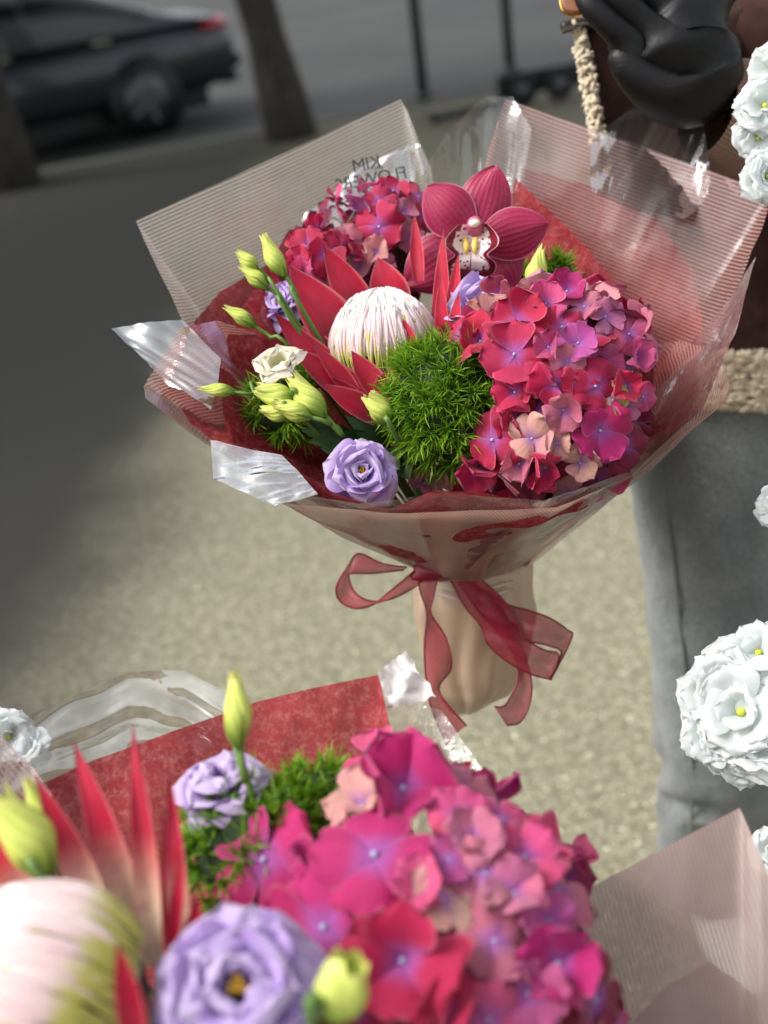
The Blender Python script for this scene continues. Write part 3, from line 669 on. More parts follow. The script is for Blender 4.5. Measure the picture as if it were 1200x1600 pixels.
sheet(wrap, 'film_sheet', M['filmr'], [(400, 520, 1.07), (340, 500, 1.05), (282, 512, 1.0), (225, 604, .965), (228, 622, .955), (335, 695, .935), (440, 785, .92)], [(660, 860, 1.2), (650, 876, 1.18), (652, 884, 1.165), (665, 893, 1.15)], rosy, 60, 22, .004, .006, 10, ((225, 604, .965), (400, 640, 1.0)), wc, 7, sf=1.8)
sheet(wrap, 'film_sheet', M['filmr'], [(985, 548, 1.09), (1060, 532, 1.07), (1112, 545, 1.03), (1139, 598, .97), (1132, 628, .955), (1060, 690, .93), (985, 742, .92)], [(800, 855, 1.22), (822, 860, 1.2), (828, 874, 1.18), (826, 884, 1.165), (812, 893, 1.15)], rosy, 60, 22, .0, .006, 10, ((1118, 548, 1.0), (985, 742, .92)), wc, 9)
sheet(wrap, 'film_sheet', M['tan'], [(410, 745, .94), (440, 786, .92), (520, 792, .905), (640, 800, .895), (760, 796, .893), (870, 792, .897), (985, 745, .918), (1060, 692, .935)], FR, tanc, 60, 24, .0, .005, 10, ((440, 786, .92), (640, 890, 1.15)), wc, 11)
sheet(wrap, 'liner_sheet', M['solid'], [(395, 700, .985), (470, 775, .945), (560, 800, .93), (700, 805, .915), (860, 795, .92), (960, 740, .95), (1010, 680, .985)], FR, C(196, 164, 140), 50, 20, -.006, .004, 12, None, wc, 13)
TB = [(640, 730, 1.15), (600, 760, 1.10), (590, 800, 1.04), (640, 830, 1.0), (730, 845, .99), (820, 830, 1.0), (880, 790, 1.04), (880, 750, 1.10), (830, 720, 1.15)]
sheet(wrap, 'tissue_sheet', M['tissue'], [(520, 350, 1.16), (452, 358, 1.14), (425, 410, 1.11), (382, 475, 1.08), (345, 545, 1.05), (333, 585, 1.02), (362, 680, .965), (430, 722, .94), (500, 755, .925), (560, 783, .91), (610, 790, .905), (680, 768, .90), (740, 772, .9), (850, 795, .905), (960, 745, .935), (1000, 700, .955), (1018, 640, .985), (1018, 575, 1.02), (990, 500, 1.06), (945, 420, 1.10), (880, 350, 1.14), (806, 278, 1.17), (790, 330, 1.17)], TB, None, 150, 22, .004, .014, 16, None, wc, 17)
sheet(wrap, 'tissue_sheet', M['tissue'], [(560, 818, .99), (640, 800, .965), (720, 815, .955), (830, 800, .95), (900, 785, .96)], [(590, 850, 1.06), (615, 868, 1.06), (655, 880, 1.07), (700, 872, 1.06), (740, 876, 1.06)], None, 40, 10, 0, .008, 25, None, wc, 19)
sheet(wrap, 'tissue_sheet', M['tissue'], [(815, 262, 1.22), (930, 290, 1.215), (1030, 345, 1.20), (1085, 425, 1.16), (1098, 530, 1.11), (1090, 610, 1.05), (1040, 675, 1.0)], [(760, 560, 1.24), (830, 620, 1.22), (850, 680, 1.18)], None, 50, 16, .0, .022, 20, None, wc, 47)
sheet(wrap, 'tissue_sheet', M['tissue'], [(440, 400, 1.15), (345, 455, 1.12), (275, 535, 1.08), (248, 602, 1.02), (300, 660, .985), (400, 735, .96)], [(600, 640, 1.2), (560, 700, 1.15), (560, 760, 1.06)], None, 40, 16, .0, .012, 16, None, wc, 48)
# clear outer sheets
sheet(wrap, 'cellophane_sheet', M['shine'], [(255, 590, .985), (173, 511, 1.01), (285, 499, 1.015)], [(330, 640, .975), (340, 600, .99), (345, 560, 1.0)], None, 24, 18, .0, .009, 14, None, None, 21)
sheet(wrap, 'cellophane_sheet', M['glare'], [(329, 689, .937), (333, 748, .917), (430, 791, .902)], [(440, 712, .932), (470, 742, .920), (497, 772, .908)], None, 40, 24, .0, .006, 22, None, None, 23)
sheet(wrap, 'cellophane_sheet', M['shine'], [(925, 215, 1.135), (1000, 160, 1.15), (1100, 108, 1.165), (1102, 200, 1.135), (1112, 290, 1.11)], [(925, 300, 1.115), (990, 330, 1.105), (1070, 340, 1.10)], None, 40, 26, .012, .007, 7, None, None, 25)
sheet(wrap, 'cellophane_sheet', M['clear'], [(665, 258, 1.16), (700, 205, 1.18), (756, 150, 1.19), (800, 150, 1.19), (830, 200, 1.18)], [(690, 420, 1.18), (740, 430, 1.19), (780, 420, 1.18)], None, 30, 20, .01, .012, 14, None, None, 27)
sheet(wrap, 'cellophane_sheet', M['clear'], [(440, 770, .90), (560, 785, .885), (700, 770, .875), (850, 780, .875), (985, 735, .895), (1100, 640, .93), (1150, 520, .99), (1180, 400, 1.04)], FR+[(826, 874, 1.2)], None, 60, 20, .0, .006, 9, None, wc, 29)
# foot of the wrap
q = MB()
SIL = [((645, 868), (826, 868), 1.2), ((648, 915), (828, 915), 1.2), ((650, 956), (830, 955), 1.205), ((660, 1010), (822, 1005), 1.215), ((672, 1060), (808, 1062), 1.225), ((684, 1088), (786, 1088), 1.23), ((697, 1108), (762, 1100), 1.235), ((706, 1116), (745, 1112), 1.236)]
def foot(u, v):
    t = v*(len(SIL)-1); j = min(int(t), len(SIL)-2); t -= j; (a0, b0, d0), (a1, b1, d1) = SIL[j], SIL[j+1]
    d = lerp(d0, d1, t); L_ = P(lerp(a0[0], a1[0], t), lerp(a0[1], a1[1], t), d); R__ = P(lerp(b0[0], b1[0], t), lerp(b0[1], b1[1], t), d)
    c = (L_+R__)/2; x = (R__-L_)/2; z = -FWD*x.length*.8; a = u*2*math.pi
    p = c+x*math.cos(a)+z*math.sin(a); return p+(p-c)*(.11*math.sin(a*5+v*2)*(.3+v)+.06*nz(p, 25)+.09*(abs(math.sin(a*6.5+v*1.5+2*nz(p, 12)))-.6))
q.grid(foot, 60, 28); part(wrap, 'stem_sleeve', q, M['solid'], color=C(206, 178, 148))
for i, (px, py) in enumerate(((712, 905), (735, 925))):
    q = MB(); q.tube([P(lerp(672, 800, t), 912+i*12+14*math.sin(t*math.pi)+lerp(0, -4, t), 1.128+.03*(2*t-1)**2) for t in [j/12 for j in range(13)]], .0016, 6); part(wrap, 'binding_tie', q, M['solid'], color=C(226, 205, 180))
sheet(wrap, 'cellophane_sheet', M['shine'], [(655, 225, 1.225), (560, 262, 1.215), (470, 352, 1.195)], [(640, 350, 1.185), (590, 365, 1.18), (540, 400, 1.175)], None, 24, 16, .0, .016, 16, None, None, 51)
# printed lettering, seen from behind so mirrored
def lettering(lines, px, py, d, ang, scale_px):
    n_ = -FWD; c = P(px, py, d); ca, sa = math.cos(ang), math.sin(ang); xr = RT*ca+UP*sa; yr = UP*ca-RT*sa
    q = MB(); dg = bpy.context.evaluated_depsgraph_get()
    for li, (txt, size, dx, dy) in enumerate(lines):
        cu = bpy.data.curves.new('lettering', 'FONT'); cu.body = txt; cu.size = size; cu.align_x = 'CENTER'; cu.space_character = .92; cu.offset = .0
        to = bpy.data.objects.new('lettering', cu); sc.collection.objects.link(to); bpy.context.view_layer.update()
        me = bpy.data.meshes.new_from_object(to.evaluated_get(bpy.context.evaluated_depsgraph_get())); b = len(q.v)
        for v in me.vertices:
            q.v.append(c+(xr*(-(v.co.x+dx))+yr*(v.co.y+dy))*scale_px*d/FPX); q.uv.append((0, 0))
        q.f += [tuple(b+i for i in p.vertices) for p in me.polygons]
        bpy.data.objects.remove(to); bpy.data.meshes.remove(me); bpy.data.curves.remove(cu)
    for k_ in range(5):      # little crown of petals over the O
        a = math.radians(-50+25*k_); 
        o_ = V((-.55, .02, 0)); e_ = o_+V((math.sin(a)*.42, math.cos(a)*.42, 0)); s_ = V((math.cos(a), -math.sin(a), 0))*.035; b = len(q.v)
        for w_ in (o_+V((math.sin(a), math.cos(a), 0))*.16, (o_+e_)/2+s_+V((math.sin(a), math.cos(a), 0))*.08, e_, (o_+e_)/2-s_+V((math.sin(a), math.cos(a), 0))*.08):
            q.v.append(c+(xr*(-w_.x)+yr*w_.y)*scale_px*d/FPX); q.uv.append((0, 0))
        q.f.append((b, b+1, b+2, b+3))
    part(wrap, 'printed_lettering', q, M['ink'], smooth=False, label='mirrored black shop lettering')
lettering([('KIM', 1.05, .1, .28), ('FLOWERS', 1.02, 0, -.62)], 578, 272, 1.15, math.radians(11), 27)

# ------------------------------------------------------------------ organza ribbon
rib = thing('ribbon_bow', 'sheer crimson ribbon with dark hems tied round the wrap\'s neck', 'ribbon', P(690, 895, 1.11))
def R7(l, d0, d1): 
    n_ = len(l)-1; return [P(400+a*.4583, 750+b*.4583, lerp(d0, d1, i/n_)) for i, (a, b) in enumerate(l)]
def strip(name, e1, e2, d=(1.115, 1.115), wave=.004, seed=1, dd=0.):
    a = spline(R7(e1, *d), 40); b = spline(R7(e2, d[0]+dd, d[1]+dd), 40); q = MB()
    fw = lambda u, v: lerp(a[round(v*40)], b[round(v*40)], u) + FWD*(-wave*math.sin(u*math.pi)*math.sin(v*9+seed)-wave*.4*nz((u*2, v*6, seed), 1))
    q.grid(fw, 6, 40); o = part(rib, name, q, M['organza'])
    for u in (0., 1.):
        h = MB(); h.tube([fw(u, j/40) for j in range(41)], .0009, 5); sub(rib, o, 'hem', h, M['hem'])
strip('loop', [(515, 298), (430, 285), (350, 250), (312, 295), (274, 362), (285, 412), (340, 438), (400, 424), (455, 380), (545, 305)], [(505, 306), (400, 318), (330, 318), (316, 326), (330, 372), (362, 402), (412, 414), (470, 402), (530, 372), (565, 345)], (1.12, 1.11), .006, 1)
strip('tail', [(545, 303), (560, 380), (582, 455), (574, 560), (578, 660), (595, 770), (650, 905)], [(622, 322), (605, 400), (597, 455), (648, 540), (666, 640), (625, 720), (718, 838)], (1.112, 1.10), .006, 2)
strip('loop', [(665, 345), (710, 430), (765, 497), (790, 560), (850, 615), (930, 660), (1005, 680)], [(770, 342), (840, 405), (890, 480), (925, 545), (985, 580), (1030, 592), (1022, 640)], (1.115, 1.09), .008, 3)
strip('loop', [(780, 370), (860, 425), (930, 445), (1000, 470), (1060, 510), (1076, 540), (1005, 682)], [(790, 470), (850, 530), (905, 545), (950, 555), (1000, 566), (1040, 590), (1000, 676)], (1.12, 1.093), .008, 4)
strip('tail', [(735, 345), (800, 400), (870, 470), (905, 560), (938, 680), (932, 770), (900, 825), (853, 836)], [(690, 352), (760, 450), (840, 540), (885, 610), (893, 680), (870, 735), (845, 770), (812, 772)], (1.118, 1.10), .006, 5)
q = MB(); kc = P(680, 893, 1.113); q.ball(kc, .014, 14, 10, (1.7, .7, .8))
for i, v in enumerate(q.v): q.v[i] = v+(v-kc)*.3*nz(v, 120)
part(rib, 'knot', q, M['hem'])
q = MB(); q.tube([NK+(RT*math.cos(a)*.061+FWD*math.sin(a)*.056)+UP*(.0-.004*math.sin(a)) for a in [j*math.pi/12 for j in range(25)]], .004, 6); part(rib, 'band', q, M['hem'])

# ------------------------------------------------------------------ flowers of the middle bouquet
FC = P(680, 540, 1.0); FN = V((0, -math.cos(math.radians(70)), math.sin(math.radians(70))))
def B(px, py, h=0.): k = ray(px, py); return CAM+k*((FC+FN*h-CAM).dot(FN)/k.dot(FN))
NB = lerp(NK, NF, .2)
hydrangea('large raspberry hydrangea head beside the green dianthus ball in the tied bouquet', P(862, 624, 1.0), .100, NB, [
 (809, 509, 45, 'red'), (806, 556, 48, 'red'), (902, 539, 33, 'lil'), (886, 566, 26, 'dusty'), (867, 602, 36, 'red'), (905, 597, 31, 'red'), (928, 604, 38, 'red'), (954, 625, 24, 'lime'),
 (974, 604, 31, 'red'), (976, 633, 24, 'dusty'), (935, 671, 46, 'mag'), (972, 694, 36, 'deep'), (773, 685, 44, 'red'), (832, 683, 33, 'peach'), (813, 721, 33, 'dusty'), (753, 728, 38, 'red'),
 (852, 726, 36, 'red'), (686, 748, 27, 'cream'), (735, 757, 30, 'red'), (804, 782, 34, 'red'), (841, 594, 28, 'red'), (857, 545, 27, 'pink'), (853, 480, 31, 'pink'), (885, 461, 32, 'mag'),
 (943, 499, 29, 'dusty'), (979, 525, 29, 'pink'), (911, 484, 28, 'dusty'), (990, 560, 28, 'pink'), (727, 522, 40, 'red'), (780, 470, 30, 'deep'), (880, 640, 30, 'dusty'), (1000, 620, 24, 'pink'), (890, 765, 26, 'peach'),
 (770, 760, 26, 'deep'), (905, 720, 30, 'peach'), (870, 690, 26, 'peach'), (660, 755, 20, 'dusty')], 56, .022, ('red', 'red', 'pink', 'dusty', 'deep', 'mag', 'peach'), clip=lambda x, y: y < 765 and (y-742) < (985-x)*.35 and x < 1010 and x > 700 and not (x < 785 and 530 < y < 690) and not (y > 660 and x > 955))
hydrangea('smaller raspberry hydrangea head behind the protea next to the orchid', P(582, 400, 1.155), .068, NB, [
 (592, 318, 27, 'red'), (629, 336, 22, 'dusty'), (592, 356, 36, 'red'), (587, 394, 25, 'peach'), (543, 377, 25, 'dusty'), (652, 310, 25, 'pink'), (613, 302, 24, 'red'), (640, 372, 22, 'dusty'), (560, 415, 24, 'peach'), (660, 340, 22, 'red'), (530, 400, 24, 'red')], 34, .016, ('red', 'pink', 'dusty', 'deep'))
hydrangea('small raspberry hydrangea sprig behind the yellow-green buds and the tissue corner', P(500, 425, 1.10), .040, NB, [
 (507, 399, 30, 'red'), (505, 437, 26, 'peach'), (475, 427, 23, 'pink'), (480, 387, 28, 'red'), (470, 405, 22, 'red'), (530, 380, 22, 'red')], 8, .016, ('red', 'pink', 'dusty'))
moss('large fluffy green dianthus ball between the protea and the big hydrangea', P(704, 628, .985), .060, NB, 470, .019, seed=2)
moss('green dianthus head under the cluster of pale buds by the tissue', P(447, 630, 1.02), .034, NB, 150, .017, seed=3)
moss('green dianthus tuft behind the protea\'s left bracts', P(470, 505, 1.12), .020, NB, 90, .015, seed=4)
moss('green dianthus tuft peeping out between the orchid and the right-hand tissue', P(868, 430, 1.10), .018, NB, 60, .014, seed=5)
moss('green dianthus tuft under the orchid\'s lip', P(795, 440, 1.125), .022, NB, 80, .014, seed=6)
# protea
pc = P(600, 540, 1.03); pax = UP*.95-RT*.12+(CAM-pc).normalized()*.22
dk, pk, rd = C(108, 16, 42), C(200, 120, 110), C(176, 16, 50)
def BRK(bx, by, bd, tx, ty, td, wpx, col, bow=0., hol=None):
    b, t = P(bx, by, bd), P(tx, ty, td); return (b, t, wpx*.5*(bd+td)/FPX, col, bow, hol if hol is not None else ((pc-lerp(b, t, .5)).normalized()*.45+(CAM-pc).normalized()*.8))
protea('king protea with pale feathery dome in the tied bouquet\'s middle', pc, pax, .047, NB, [
 BRK(560, 630, 1.02, 428, 488, 1.0, 58, rd, -.05), BRK(545, 600, 1.03, 445, 500, 1.04, 60, dk, .0), BRK(590, 640, 1.0, 452, 540, .985, 60, rd, -.05), BRK(590, 655, .99, 505, 600, .98, 46, dk, -.03), BRK(555, 620, 1.0, 490, 535, .99, 34, rd, -.03),
 BRK(548, 555, 1.045, 452, 415, 1.035, 80, dk, .02), BRK(575, 505, 1.06, 506, 383, 1.045, 56, dk, .0), BRK(560, 530, 1.07, 535, 430, 1.08, 66, dk, .0), BRK(622, 490, 1.07, 590, 402, 1.07, 64, dk, .02),
 BRK(688, 560, 1.03, 693, 352, 1.02, 30, rd, .0), BRK(705, 520, 1.02, 716, 395, 1.01, 24, rd, .0), BRK(696, 560, 1.01, 688, 430, 1.0, 27, rd, .0), BRK(702, 560, 1.0, 717, 455, .99, 28, rd, -.02), BRK(655, 440, 1.06, 647, 335, 1.06, 22, rd, .0),
 BRK(650, 585, .985, 630, 498, .985, 44, rd, -.04), BRK(598, 622, .985, 549, 548, .985, 44, rd, -.04), BRK(595, 622, .98, 626, 570, .985, 40, rd, -.04), BRK(560, 640, 1.0, 520, 590, .99, 38, rd, -.02)], seed=4)
# orchid
oc = P(737, 385, 1.06); on = (CAM-oc).normalized(); OF = frame(on, UP); 
oc_sc = 1.06/FPX
def OX(px, py, z=0.): return oc + OF @ V(((px-737)*oc_sc, -(py-385)*oc_sc, z))
orch = thing('orchid_bloom', 'burgundy cymbidium orchid with spotted cream lip above the protea', 'orchid', oc)
for (bx, by, tx, ty, wpx, zb, zt, bow, nm) in ((742, 372, 775, 262, 84, -.004, -.016, .05, 'sepal'), (735, 378, 630, 444, 96, -.010, -.014, .06, 'sepal'), (748, 392, 806, 452, 104, -.006, -.010, .05, 'sepal'), (738, 370, 666, 292, 82, .0, -.006, .07, 'petal'), (745, 382, 857, 352, 82, .002, -.004, .06, 'petal')):
    b, t = OX(bx, by, zb), OX(tx, ty, zt); ax = t-b; L = ax.length; y = ax/L; x = y.cross(on).normalized(); z = x.cross(y); W = wpx*oc_sc
    q = MB()
    def f(u, v):
        s = 2*u-1; pr = (.30+.70*math.sin(min(1, v/.5)*math.pi/2)) if v < .5 else max(0, 1-((v-.5)/.5)**1.9)**.8
        pr = max(pr, .01); X = s*pr*W/2
        return b+y*(v*L)+x*X+z*(bow*L*math.sin(v*math.pi)*1.1-.28*X*X/(W/2)+.003*nz((u*2, v*2, tx), 1.2))
    q.grid(f, 20, 22); part(orch, nm, q, M['tepal'])
q = MB()
def lipf(u, v):
    s = 2*u-1; vv = v
    wd_ = 22+18*math.sin(min(1, v/.28)*math.pi/2)-15*math.exp(-((v-.50)/.10)**2); wd_ *= 1 if v < .72 else max(.12, 1-((v-.72)/.28)**2.2)**.55
    ruf = sstep(.45, 1, v)*.003*math.sin(s*7+v*5)+sstep(.7, 1, abs(s))*.002*math.sin(v*26)
    cx = lerp(739, 733, v); y_ = lerp(352, 440, v**.95)
    z = .008+.030*math.sin(min(1, v/.62)*math.pi/2) - .022*sstep(.6, 1., v) + (s*s)*(.026*(1-sstep(.25, .55, v)) - .007*sstep(.5, .9, v)) + ruf
    return OX(cx+s*wd_, y_, z)
q.grid(lipf, 26, 30); part(orch, 'lip', q, M['lip'])
for sx in (-1, 1):
    q = MB(); q.tube([OX(735+sx*8, 374, .030), OX(735+sx*6, 384, .036), OX(735+sx*7, 396, .038)], [.0024, .0030, .0012], 8); part(orch, 'callus', q, M['callus'])
q = MB(); q.tube(spline([OX(742, 380, .004), OX(744, 366, .014), OX(742, 354, .026), OX(741, 350, .034)], 10), [.0075]*4+[.0075]*4+[.007, .0062, .004], 12); part(orch, 'column', q, M['column'])
q = MB(); q.ball(OX(741, 351, .0385), .0040, 12, 8, (1.3, 1, .9)); part(orch, 'anther_cap', q, M['cap'])
q = MB(); q.tube(spline([OX(740, 385, -.012), OX(742, 420, -.05), NB], 10), .0035, 8); part(orch, 'stem', q, M['stem'])
# lisianthus flowers and buds
rose('lisianthus_flower', 'open lilac lisianthus low beside the tissue\'s front fold', 'lisianthus', P(566, 738, .95), (CAM-P(566, 738, .95)).normalized()+V((0, -.1, .35)), .0265, M['lilac'], NB, LIS, 'lilac lisianthus flowers', seed=3)
rose('lisianthus_flower', 'crumpled lilac lisianthus under the orchid\'s lip', 'lisianthus', P(758, 480, 1.005), V((0, -.55, .85)), .031, M['lilac'], NB, LIS, 'lilac lisianthus flowers', seed=5)
rose('lisianthus_flower', 'small lilac lisianthus half hidden behind the bud stems', 'lisianthus', P(442, 475, 1.09), V((-.5, -.5, .8)), .022, M['lilac'], NB, LIS, 'lilac lisianthus flowers', seed=6)
rose('lisianthus_flower', 'cream half-open lisianthus above the pale bud cluster', 'lisianthus', P(446, 582, .985), V((-.25, -.45, .9)), .028, M['cream'], NB, [(5, 30, 1.1, 1.0, .7, .0, .06), (5, 16, 1.05, .9, .9, .0, .05)], stamen=False, seed=7)
for i, (tx, ty, bx, by, wpx, dt, via, of, lab) in enumerate((
 (410, 370, 446, 430, 30, 1.005, (482, 500, 1.01), .3, 'plump yellow-green lisianthus bud, tallest of the three by the tissue corner'),
 (370, 394, 402, 420, 24, 1.005, (462, 500, 1.01), .25, 'slim yellow-green bud, outermost of the three by the tissue corner'),
 (376, 416, 418, 450, 26, 1.005, (468, 520, 1.01), .25, 'yellow-green bud just below the outermost one by the tissue corner'),
 (352, 479, 398, 510, 24, 1.02, (480, 575, 1.03), .2, 'single green bud on a bare stem before the red tissue'),
 (312, 606, 368, 613, 22, .98, (430, 625, 1.02), .2, 'thin pale bud reaching out over the striped film'),
 (402, 606, 462, 628, 38, .97, None, .45, 'opening lime bud in the cluster, topped with pale frill'),
 (455, 590, 508, 650, 42, .965, (545, 690, 1.0), .4, 'largest lime bud of the cluster beside the protea bracts'),
 (407, 640, 452, 650, 26, .965, None, .3, 'small lime bud tucked under the cluster'),
 (430, 632, 486, 652, 32, .955, (540, 690, 1.0), .35, 'lime bud lying lowest in the cluster'),
 (577, 616, 606, 662, 36, .955, None, .55, 'stubby frilled lime bud at the foot of the dianthus ball'),
 (849, 387, 828, 456, 34, 1.0, (815, 500, 1.04), .2, 'pointed lime bud standing over the big hydrangea by the orchid'))):
    b, t = P(bx, by, dt), P(tx, ty, dt-.005); bud(lab, b, t, wpx*dt/FPX, NB, P(*via) if via else None, openf=of, seed=i+1)
lv = thing('leaf_sprig', 'dark green leaves showing under the protea beside the lilac bloom', 'leaves', NB)
for (bx, by, tx, ty, w_) in ((590, 700, 470, 672, 34), (600, 690, 480, 690, 36), (600, 720, 500, 700, 40), (610, 700, 540, 650, 34), (620, 710, 640, 750, 40), (600, 705, 625, 735, 34), (560, 690, 480, 655, 26)):
    leaf(lv, P(bx, by, 1.0), P(tx, ty, .985), w_/FPX, (CAM-P(bx, by, 1)).normalized(), M['leaf'])
q = MB(); q.tube(spline([P(600, 705, 1.0), lerp(P(600, 705, 1.0), NB, .5), NB], 8), .004, 6); part(lv, 'stem', q, M['stem'])

# ------------------------------------------------------------------ nearer bouquet standing in a bucket
NL = V((-.06, .44, .62)); N3 = V((.27, .42, .60))
w2 = thing('bouquet_wrap', 'crimson tissue and clear film around the bouquet in the nearer bucket', 'wrapping', NL, 'bouquet wraps')
low = [(-300, 2300, .62), (100, 2350, .66), (450, 2350, .70), (760, 2300, .64)]
sheet(w2, 'tissue_sheet', M['tissue'], [(-160, 1330, .74), (0, 1252, .80), (150, 1185, .83), (400, 1096, .84), (592, 1054, .83), (604, 1110, .81), (618, 1180, .79), (640, 1290, .77), (700, 1420, .75)], [(-200, 2250, .60), (50, 2300, .66), (350, 2330, .69), (650, 2300, .68)], None, 60, 30, .012, .012, 14, None, None, 31)
sheet(w2, 'cellophane_sheet', M['streak'], [(-150, 1260, .76), (-60, 1190, .80), (60, 1110, .84), (200, 1047, .87), (285, 1046, .87), (350, 1080, .86), (380, 1120, .85)], [(-150, 2250, .64), (100, 2300, .69), (350, 2330, .72)], None, 50, 260, .01, .006, 8, None, None, 33, pleat=(.009, 17, 1.2))
sheet(w2, 'film_sheet', M['filmr'], [(-120, 1090, .80), (-20, 1130, .80), (45, 1190, .80), (80, 1240, .79)], [(-180, 2250, .62), (0, 2300, .66), (100, 2320, .68)], rosy, 30, 24, .004, .006, 10, ((-20, 1130, .8), (80, 1240, .8)), None, 35)
sheet(w2, 'cellophane_sheet', M['clear'], [(560, 1090, .86), (640, 1095, .85), (690, 1110, .84), (760, 1210, .81), (830, 1330, .78), (880, 1440, .75)], [(400, 2330, .71), (600, 2320, .70), (760, 2300, .66)], None, 40, 26, .004, .006, 8, None, None, 37)
q = MB()
CR = [((590, 1052), (634, 1017)), ((600, 1085), (655, 1048)), ((606, 1108), (682, 1090))]
def crf(u, v):
    t = v*2; j = min(int(t), 1); t -= j; a = lerp(V(CR[j][0]), V(CR[j+1][0]), t); b = lerp(V(CR[j][1]), V(CR[j+1][1]), t); p = lerp(a, b, u)
    return P(p.x+6*noise.noise(V((v*6, u*2, 0)))*(u > .9), p.y+10*noise.noise(V((u*5, v*3, 1))), .82+.010*noise.noise(V((u*2.2, v*2.2, 4)))+.0025*noise.noise(V((u*6, v*5, 4))))
q.grid(crf, 18, 18); part(w2, 'paper_corner', q, M['wpaper'])
q = MB(); rr_ = [P(*a) for a in [(-200, 2250, .60), (50, 2300, .66), (350, 2330, .69), (650, 2300, .68), (760, 2300, .63)]]
q.grid(lambda u, v: NL+V((math.cos(u*6.283), math.sin(u*6.283), 0))*lerp(.05, .15, v**1.2)*(1+.05*math.sin(u*40))+V((0, .04*v, lerp(-.2, .17, v))), 60, 10); part(w2, 'stem_sleeve', q, M['solid'], color=C(196, 166, 136))
hydrangea('big magenta hydrangea head with broad petals in the nearer bucket bouquet', P(672, 1520, .70), .122, NL, [
 (631, 1241, 80, 'mag'), (588, 1343, 92, 'mag'), (422, 1350, 88, 'mag'), (512, 1452, 96, 'mag'), (631, 1501, 88, 'red'), (717, 1285, 50, 'pink'), (769, 1472, 58, 'dusty'), (820, 1551, 56, 'lil'), (865, 1505, 66, 'mag'), (815, 1345, 55, 'pink'), (755, 1370, 48, 'dusty'),
 (690, 1410, 50, 'peach'), (780, 1290, 42, 'pink'), (735, 1320, 46, 'dusty'), (800, 1400, 50, 'dusty'), (690, 1580, 60, 'red'), (920, 1560, 60, 'deep'), (560, 1560, 70, 'red'), (850, 1440, 46, 'lil'), (760, 1590, 52, 'pink'), (700, 1350, 44, 'lil'), (655, 1390, 46, 'pink'), (950, 1590, 50, 'mag'), (480, 1560, 60, 'deep'), (590, 1190, 40, 'pink')],
 60, .021, ('mag', 'mag', 'pink', 'dusty', 'red', 'lil', 'peach'), clip=lambda x, y: x < 930)
moss('green dianthus head behind the nearer protea and the broad magenta petals', P(405, 1325, .72), .044, NL, 300, .017, (1.15, 1, 1), seed=9)
moss('green dianthus tuft between the nearer lilac bloom and magenta hydrangea', P(500, 1260, .74), .030, NL, 150, .014, seed=10)
rose('lisianthus_flower', 'large lilac lisianthus between the nearer protea and hydrangea', 'lisianthus', P(372, 1545, .545), (CAM-P(372, 1545, .545)).normalized()+V((0, -.1, .6)), .036, M['lilac'], NL, [(5, 76, 1.12, 1.4, .25, -.3, .09), (5, 58, 1.0, 1.35, .4, -.15, .13), (5, 40, .9, 1.25, .6, .0, .15), (5, 24, .72, 1.1, .7, .1, .13)], 'lilac lisianthus flowers', seed=11)
rose('lisianthus_flower', 'lilac lisianthus seen side on before the nearer crimson tissue', 'lisianthus', P(350, 1235, .72), V((-.05, -.15, 1)), .030, M['lilac'], NL, [(5, 62, 1.05, 1.15, .4, -.1, .07), (5, 42, 1., 1.1, .5, .0, .07), (5, 22, .95, 1.05, .6, .05, .07), (4, 10, .9, 1.0, .8, .1, .06)], 'lilac lisianthus flowers', seed=12)
for i, (tx, ty, bx, by, wpx, dt, via, of, lab) in enumerate((
 (362, 1054, 376, 1168, 44, .68, (390, 1230, .70), .28, 'pale lime bud standing up before the nearer crimson tissue'),
 (-5, 1242, 75, 1372, 78, .60, None, .4, 'fat lime bud beside the nearer protea\'s outer bract'),
 (45, 1218, 78, 1310, 36, .64, None, .25, 'narrow lime bud behind the nearer protea\'s bracts'),
 (552, 1505, 515, 1590, 84, .50, None, .6, 'blunt frilled lime bud before the nearer magenta hydrangea'))):
    bud(lab, P(bx, by, dt), P(tx, ty, dt-.005), wpx*dt/FPX, NL, P(*via) if via else None, openf=of, seed=i+21)
pc = P(60, 1590, .56); pax = -RT*.85+UP*.35+(CAM-pc).normalized()*.22
ivory = C(222, 200, 170)
def BL2(bx, by, bd, tx, ty, td, wpx, bow=0., col=ivory):
    b, t = P(bx, by, bd), P(tx, ty, td); return (b, t, wpx*.5*(bd+td)/FPX, col, bow, (CAM-lerp(b, t, .5)).normalized())
protea('king protea with upright pink bracts in the nearer bucket bouquet', pc, pax, .060, NL, [
 BL2(165, 1450, .60, 55, 1212, .62, 48, .04), BL2(215, 1470, .61, 115, 1158, .64, 54, .02), BL2(240, 1510, .60, 207, 1130, .63, 40, .0), BL2(285, 1510, .60, 264, 1200, .61, 34, .0), BL2(270, 1500, .61, 255, 1260, .63, 25, .0, rd), BL2(295, 1490, .59, 310, 1398, .59, 28, .0, rd), BL2(268, 1480, .595, 285, 1330, .6, 22, .0, rd),
 BL2(215, 1640, .50, 183, 1472, .495, 44, -.04, rd), BL2(90, 1440, .59, -60, 1260, .60, 63, .03), BL2(60, 1420, .61, -120, 1320, .6, 51, .02), BL2(135, 1440, .62, 100, 1330, .64, 39, .0, rd)], seed=14, n=430, thick=.0021)
